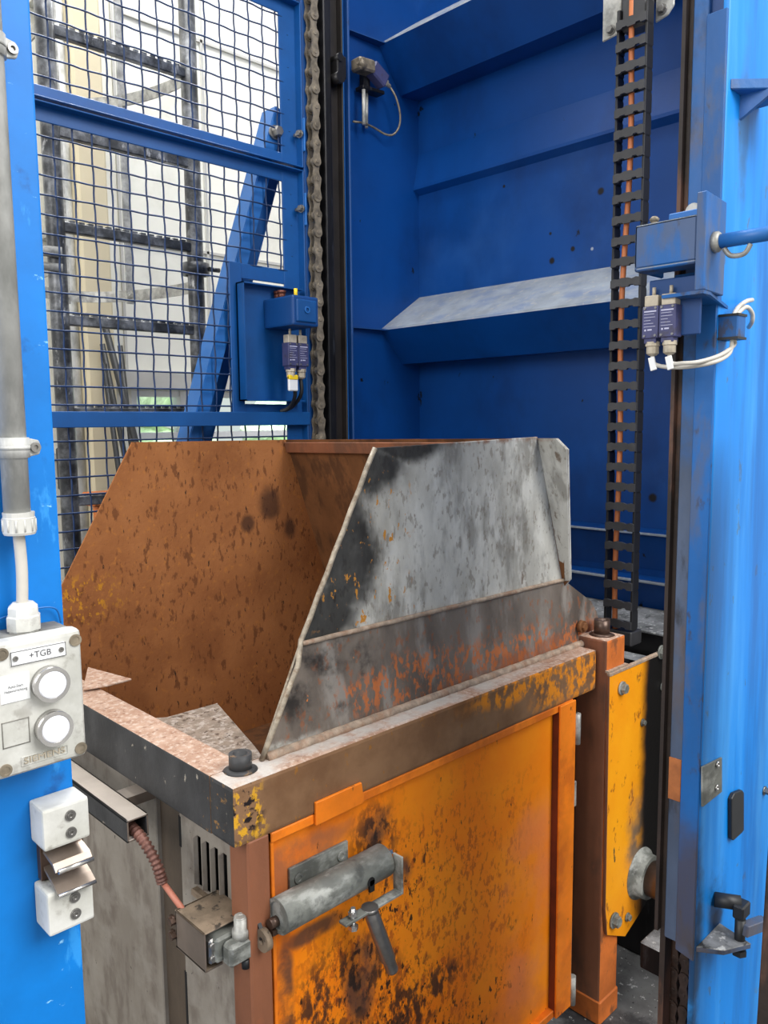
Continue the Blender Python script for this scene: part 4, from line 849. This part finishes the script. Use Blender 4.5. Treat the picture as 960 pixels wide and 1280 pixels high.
b = BM(); zz = at(818, 275, 'x', xo+.02).z; yy = at(818, 275, 'x', xo+.02).y; cyl(b, (xo+.02, yy, hz1), (xo+.02, yy, hz1+.008), .004); lathe(b, (xo+.02, yy, hz1+.006), (xo+.02, yy, hz1+.012), [(0, .005), (.5, .006), (1, .003)], 14); obj('adjusting_screw', b, 'chain', BR)
b = BM(); box(b, (PX-.025, yB-.01, hz1), (PX-.021, yB+.028, hz1+.018), .001); obj('rear_tab', b, 'blue_brace', BR)
pn = at(893, 303, 'y', PY-.014)
b = BM(); lathe(b, pn, pn+V(0, -.008, 0), [(0, .012), (.6, .012), (1, .009)], 24); obj('pin_collar', b, 'galv', BR)
b = BM(); lathe(b, pn+V(0, -.005, 0), pn+V(0, -.135, 0), [(0, .0082), (.44, .0082), (.45, .006), (.49, .006), (.5, .0092), (.7, .0092), (.72, .007), (1, .007)], 24); obj('pin', b, 'blue_brace', BR)
b = BM(); tube(b, spline([pn+V(0, -.012, -.009), pn+V(0, -.02, -.018), pn+V(0, -.035, -.018), pn+V(0, -.042, -.008)]), .003, 8); obj('pin_clip', b, 'galv', BR)
# the two limit switches
sx = xo+.004
pA = at(803, 381, 'x', sx); pB = at(845, 375, 'x', sx); mid = (pA+pB)/2; sc = (pA-pB).length*1.02
t = thing('position_switch', 'pair of violet blue limit switches with looping white cables on the right post', 'switch', (sx, mid.y, mid.z-.06))
duo_switch(t, V(sx, mid.y, mid.z), (0, -1, 0), (-1, 0, 0), sc)
b = BM(); box(b, (sx+.016, PY-.001, mid.z-.04), (sx+.020, pA.y, mid.z+.03), .001); obj('mounting_plate', b, 'blue_dark', t)
b = BM(); zg = mid.z-sc*1.42; yo1 = mid.y+sc*.25; yo2 = mid.y-sc*.25; xg = sx+.2*sc
cl = at(914, 424, 'y', PY-.012); ct = at(914, 394, 'y', PY-.012)
tube(b, spline([V(xg, yo1, zg+.004), V(xg, yo1-.003, zg-.010), at(838, 459, 'x', xg), at(865, 458, 'y', PY+.01), at(895, 452, 'y', PY-.012), at(912, 441, 'y', PY-.014), V(cl.x-.002, PY-.014, cl.z)]), .0026, 10)
tube(b, spline([V(xg, yo2, zg+.004), V(xg, yo2-.003, zg-.010), at(855, 454, 'x', xg), at(875, 452, 'y', PY+.0), at(900, 444, 'y', PY-.013), at(917, 432, 'y', PY-.014), V(cl.x+.004, PY-.014, cl.z)]), .0026, 10)
tube(b, spline([V(ct.x-.002, PY-.014, ct.z-.004), at(922, 385, 'y', PY-.014), at(932, 377, 'y', PY-.018), at(940, 375, 'y', PY-.01)]), .0028, 10)
tube(b, spline([V(ct.x+.004, PY-.014, ct.z-.004), at(926, 388, 'y', PY-.016), at(934, 384, 'y', PY-.02), at(940, 392, 'y', PY-.02), at(940, 402, 'y', PY-.018), at(936, 409, 'y', PY-.01)]), .0028, 10)
obj('cable', b, 'cable_white', t)
for yo in (yo1, yo2):
    b = BM(); bar(b, V(xg-.003, yo, zg-.002), V(xg-.003, yo-.004, zg-.018), .008, .003, (1, 0, 0), .0005); obj('cable_tag', b, 'label', t)
b = BM(); box(b, (cl.x-.011, PY-.024, cl.z), (cl.x+.013, PY+.001, ct.z), .0015)
cb = obj('cable_clamp', b, 'blue_strip', t)
b = BM(); box(b, (cl.x-.012, PY-.025, cl.z-.001), (cl.x+.014, PY-.0, cl.z+.002)); box(b, (cl.x-.012, PY-.025, ct.z-.002), (cl.x+.014, PY-.0, ct.z+.001)); obj('clamp_edge', b, 'rod_black', cb)

# chains under the post
for px_, lab in ((845, 'rusty roller chain under the right post, the left strand'), (858, 'rusty roller chain under the right post, the right strand')):
    p = at(px_, 1230, 'x', 1.045)
    c_ = link_chain('drive_chain', lab, 'chain_rust', 1.045, p.y, FZ, zbot+.10, .0254, .015, .003, .009, 'x')
# dark near post
ql = at(945, 1282, 'y', .33); qh = at(961, 1030, 'y', .33); qb = ql+(ql-qh)*3; qt = qh+(qh-ql)*2
b = BM(); slab(b, [qb, qb+V(.1, 0, 0), qt+V(.1, 0, 0), qt], (0, -.03, 0), .002); tag(obj('brown_stanchion', b, 'dark_brown'), 'dark brown steel stanchion at the bottom right corner of the photo', 'post')

# ============================================================ LEFT POST AND ITS FITTINGS
LPY = .72; LX = .2885
b = BM(); box(b, (.13, LPY, FZ), (LX, LPY+.10, 3.2), .002, 2); tag(obj('blue_frame_post', b, 'blue_post'), 'scratched bright blue steel post at the left edge carrying the push-button box', 'post')
# conduit
cxp = at(19, 600, 'y', .70).x; cyp = .70; zc0 = at(22, 640, 'y', .70).z; zc1 = at(22, 668, 'y', .70).z
t = thing('cable_conduit', 'grey plastic conduit pipe clamped on the left blue post above the push-button box', 'conduit', (cxp, cyp, 1.49))
b = BM(); cyl(b, (cxp, cyp, zc0-.004), (cxp, cyp, 3.2), .0108, seg=28); obj('pipe', b, 'pipe', t)
b = BM(); lathe(b, (cxp+.001, cyp, zc1), (cxp+.001, cyp, zc0), [(0, .0125), (.1, .0133), (.75, .0133), (.78, .0125), (1, .0128)], 16, False)
for k in range(12):
    a = 2*math.pi*k/12; q = V(cxp+.001+math.cos(a)*.0132, cyp+math.sin(a)*.0132, 0); cyl(b, q+V(0, 0, zc1+.003), q+V(0, 0, zc0-.006), .0008, seg=6)
obj('coupling', b, 'plastic_white', t)
zg1 = at(24, 756, 'y', .70).z; zg0 = at(24, 784, 'y', .70).z
b = BM(); tube(b, spline([V(cxp, cyp, zc1+.004), V(cxp+.001, cyp, (zc1+zg1)/2), V(cxp-.0005, cyp, zg1-.002)]), .0048, 14); obj('cable', b, 'cable_white', t)
for zz, nm in ((at(20, 560, 'y', .69).z, 0), (at(8, 55, 'y', .69).z, 1)):
    b = BM(); ringtube(b, (cxp, cyp, zz-.0085), (cxp, cyp, zz+.0085), .0128, .0106, 28); ringtube(b, (cxp, cyp, zz-.0015), (cxp, cyp, zz+.0015), .0135, .0108, 28)
    slab(b, [V(cxp+.011, cyp-.004, zz-.008), V(cxp+.020, cyp-.004, zz-.006), V(cxp+.022, cyp-.004, zz), V(cxp+.020, cyp-.004, zz+.006), V(cxp+.011, cyp-.004, zz+.008)], (0, .004, 0), .0008); box(b, (cxp-.008, cyp+.008, zz-.006), (cxp+.008, LPY, zz+.006))
    k = obj('clamp', b, 'pipe', t); b = BM(); screw(b, V(cxp+.0165, cyp-.0035, zz), (0, -1, 0), .0042, .003); obj('screw', b, 'steel', k)
# push button box
KY = .6675; bx0, bx1 = .205, .2815; bz0, bz1 = 1.3615, 1.4755
t = thing('push_button_box', 'white push-button box with two round buttons on the left blue post', 'control box', (.243, LPY, bz0))
b = BM(); box(b, (bx0, KY, bz0), (bx1, KY+.018, bz1), .005, 3); cv = obj('lid', b, 'plastic_white', t)
b = BM(); box(b, (bx0+.0015, KY+.018, bz0+.0015), (bx1-.0015, LPY+.0, bz1-.0015), .004, 3); obj('base', b, ['plastic_white', 'dark_dirt_plastic'], t, lambda f: 1 if f.normal.z > .6 else 0)
b = BM(); gx, gy = cxp, cyp; zt4 = bz1
lathe(b, (gx, gy, bz1-.003), (gx, gy, zg1+.002), [(0, .0125), (.1, .0125), (.12, .0142), (.55, .0142), (.6, .0128), (.85, .0125), (1, .0085)], 8, False); obj('cable_gland', b, 'plastic_white', t)
b = BM(); tube(b, spline([V(.21, LPY-.006, bz1+.004), V(.235, LPY-.006, bz1+.010), V(.262, LPY-.006, bz1+.013), V(.279, LPY-.006, bz1+.010), V(.284, LPY-.004, bz1-.004)]), .0009, 8); obj('wire', b, 'blue_brace', t)
KF = lambda px_, py_, d=0: at(px_, py_, 'y', KY-d)
bxs = []
for px_, py_ in ((64, 855), (68, 910)):
    c = KF(px_, py_, .006)
    b = BM(); ringtube(b, (c.x, KY+.001, c.z), (c.x, KY-.010, c.z), .0148, .0118, 36); rg_ = obj('button_ring', b, 'bright', t); rg_['label'] = 'chrome button bezel'
    b = BM(); lathe(b, (c.x, KY+.001, c.z), (c.x, KY-.0105, c.z), [(0, .0117), (.9, .0117), (1, .0105)], 32); obj('button_lens', b, 'lens', rg_)
b = BM(); c = KF(48, 817); pw, ph = .0225, .0058
box(b, (c.x-pw, KY-.0012, c.z-ph), (c.x+pw, KY+.001, c.z+ph), .0004); lb = obj('name_plate', b, 'label', t)
for (q0, q1) in (((-pw, -ph), (pw, -ph+.0004)), ((-pw, ph-.0004), (pw, ph)), ((-pw, -ph), (-pw+.0004, ph)), ((pw-.0004, -ph), (pw, ph))):
    b = BM(); box(b, (c.x+q0[0], KY-.0016, c.z+q0[1]), (c.x+q1[0], KY-.001, c.z+q1[1])); obj('plate_border', b, 'ink', lb)
obj('lettering', text_bm('+TGB', .0074, (c.x+.001, KY-.0014, c.z), (1, 0, 0), (0, 0, 1), .0002), 'ink', lb)
for dx in (-.019, .0185): b = BM(); screw(b, V(c.x+dx, KY-.001, c.z), (0, -1, 0), .0022, .0014); obj('screw', b, 'steel', lb)
c = KF(19, 860)
b = BM(); box(b, (c.x-.0118, KY-.0008, c.z-.0118), (c.x+.0118, KY+.001, c.z+.0118), .0006); box(b, (c.x-.0112, KY-.0011, c.z-.0112), (c.x+.0112, KY+.001, c.z+.0112), .0003); lb = obj('legend_plate', b, ['label'], t)
obj('lettering', text_bm('Auto-Start', .0034, (c.x, KY-.0012, c.z+.0018), (1, 0, 0), (0, 0, 1), .0001, .012), 'ink', lb)
obj('lettering', text_bm('Hebevorrichtung', .0034, (c.x, KY-.0012, c.z-.0018), (1, 0, 0), (0, 0, 1), .0001, .018), 'ink', lb)
c = KF(20, 916)
for (q0, q1) in (((-.011, -.011), (.011, -.0102)), ((-.011, .0102), (.011, .011)), ((-.011, -.011), (-.0102, .011)), ((.0102, -.011), (.011, .011))):
    b = BM(); box(b, (c.x+q0[0], KY-.0006, c.z+q0[1]), (c.x+q1[0], KY+.001, c.z+q1[1]), .0002); obj('blank_field_rim', b, 'dark_dirt_plastic', t)
c = KF(56, 944)
b = BM(); w2, h2 = .0195, .0038
for (q0, q1) in (((-w2, -h2), (w2, -h2+.0005)), ((-w2, h2-.0005), (w2, h2)), ((-w2, -h2), (-w2+.0005, h2)), ((w2-.0005, -h2), (w2, h2))): box(b, (c.x+q0[0], KY-.0008, c.z+q0[1]), (c.x+q1[0], KY+.001, c.z+q1[1]), .0002)
em = obj('embossed_frame', b, 'plastic_white', t)
obj('embossed_lettering', text_bm('SIEMENS', .0072, (c.x, KY-.0004, c.z), (1, 0, 0), (0, 0, 1), .0006, .034), 'gland', em)
for px_, py_ in ((94, 800), (2, 818), (101, 935), (7, 963)):
    c = KF(px_, py_); b = BM(); ringtube(b, V(c.x, KY+.002, c.z), V(c.x, KY-.0012, c.z), .0052, .0034, 20, floor=.1); cyl(b, V(c.x, KY+.001, c.z), V(c.x, KY-.0006, c.z), .0036); obj('lid_screw', b, 'chain', t)
# white insulating blocks with the spring clip
def block(label, fz1, fz0, grp):
    t = thing('plastic_block', label, 'block', (.263, LPY, fz0), grp)
    b = BM(); y0_ = .688; x0_, x1_ = .2475, .289
    hexa(b, [(x0_, y0_, fz0), (x1_, y0_, fz0), (x1_, LPY, fz0), (x0_, LPY, fz0), (x0_, y0_, fz1), (x1_, y0_, fz1), (x1_, LPY, fz1), (x0_, LPY, fz1)], .0025, 2); bb = obj('block', b, 'plastic_white', t)
    for dz in (.0115, .0275):
        b = BM(); c = V(.2715, y0_, fz1-dz); ringtube(b, c, c+V(0, -.0016, 0), .0048, .0032, 20, floor=.2); ringtube(b, c+V(0, -.0004, 0), c+V(0, -.0022, 0), .003, .0016, 12, floor=.2); obj('screw', b, 'steel', t)
block('upper white plastic block with two screws on the left blue post', 1.3135, 1.2755, 'white blocks under the button box')
block('lower white plastic block with two screws on the left blue post', 1.2355, 1.1955, 'white blocks under the button box')
t = thing('spring_clip', 'bent sheet metal contact clip between the two white blocks', 'clip', (.27, LPY, 1.24))
b = BM(); box(b, (.252, .712, 1.2365), (.292, LPY+.001, 1.2745), .0005); obj('backing', b, 'brown_steel', t)
b = BM(); xA, xB = .2545, .2885
slab(b, [V(xA, .712, 1.266), V(xA, .690, 1.2615), V(xA, .684, 1.2555), V(xA, .6855, 1.2545), V(xA, .692, 1.259), V(xA, .712, 1.263)], (xB-xA, 0, 0)); slab(b, [V(xA, .712, 1.250), V(xA, .690, 1.2415), V(xA, .680, 1.2365), V(xA, .680, 1.2345), V(xA, .692, 1.2385), V(xA, .712, 1.247)], (xB-xA, 0, 0))
obj('leaf', b, 'clip', t)
b = BM(); cyl(b, (xA+.002, .683, 1.256), (xB, .683, 1.256), .0022, seg=12); cyl(b, (xA, .680, 1.2352), (xB, .680, 1.2352), .0018, seg=12); obj('rolled_edge', b, 'bright', t)
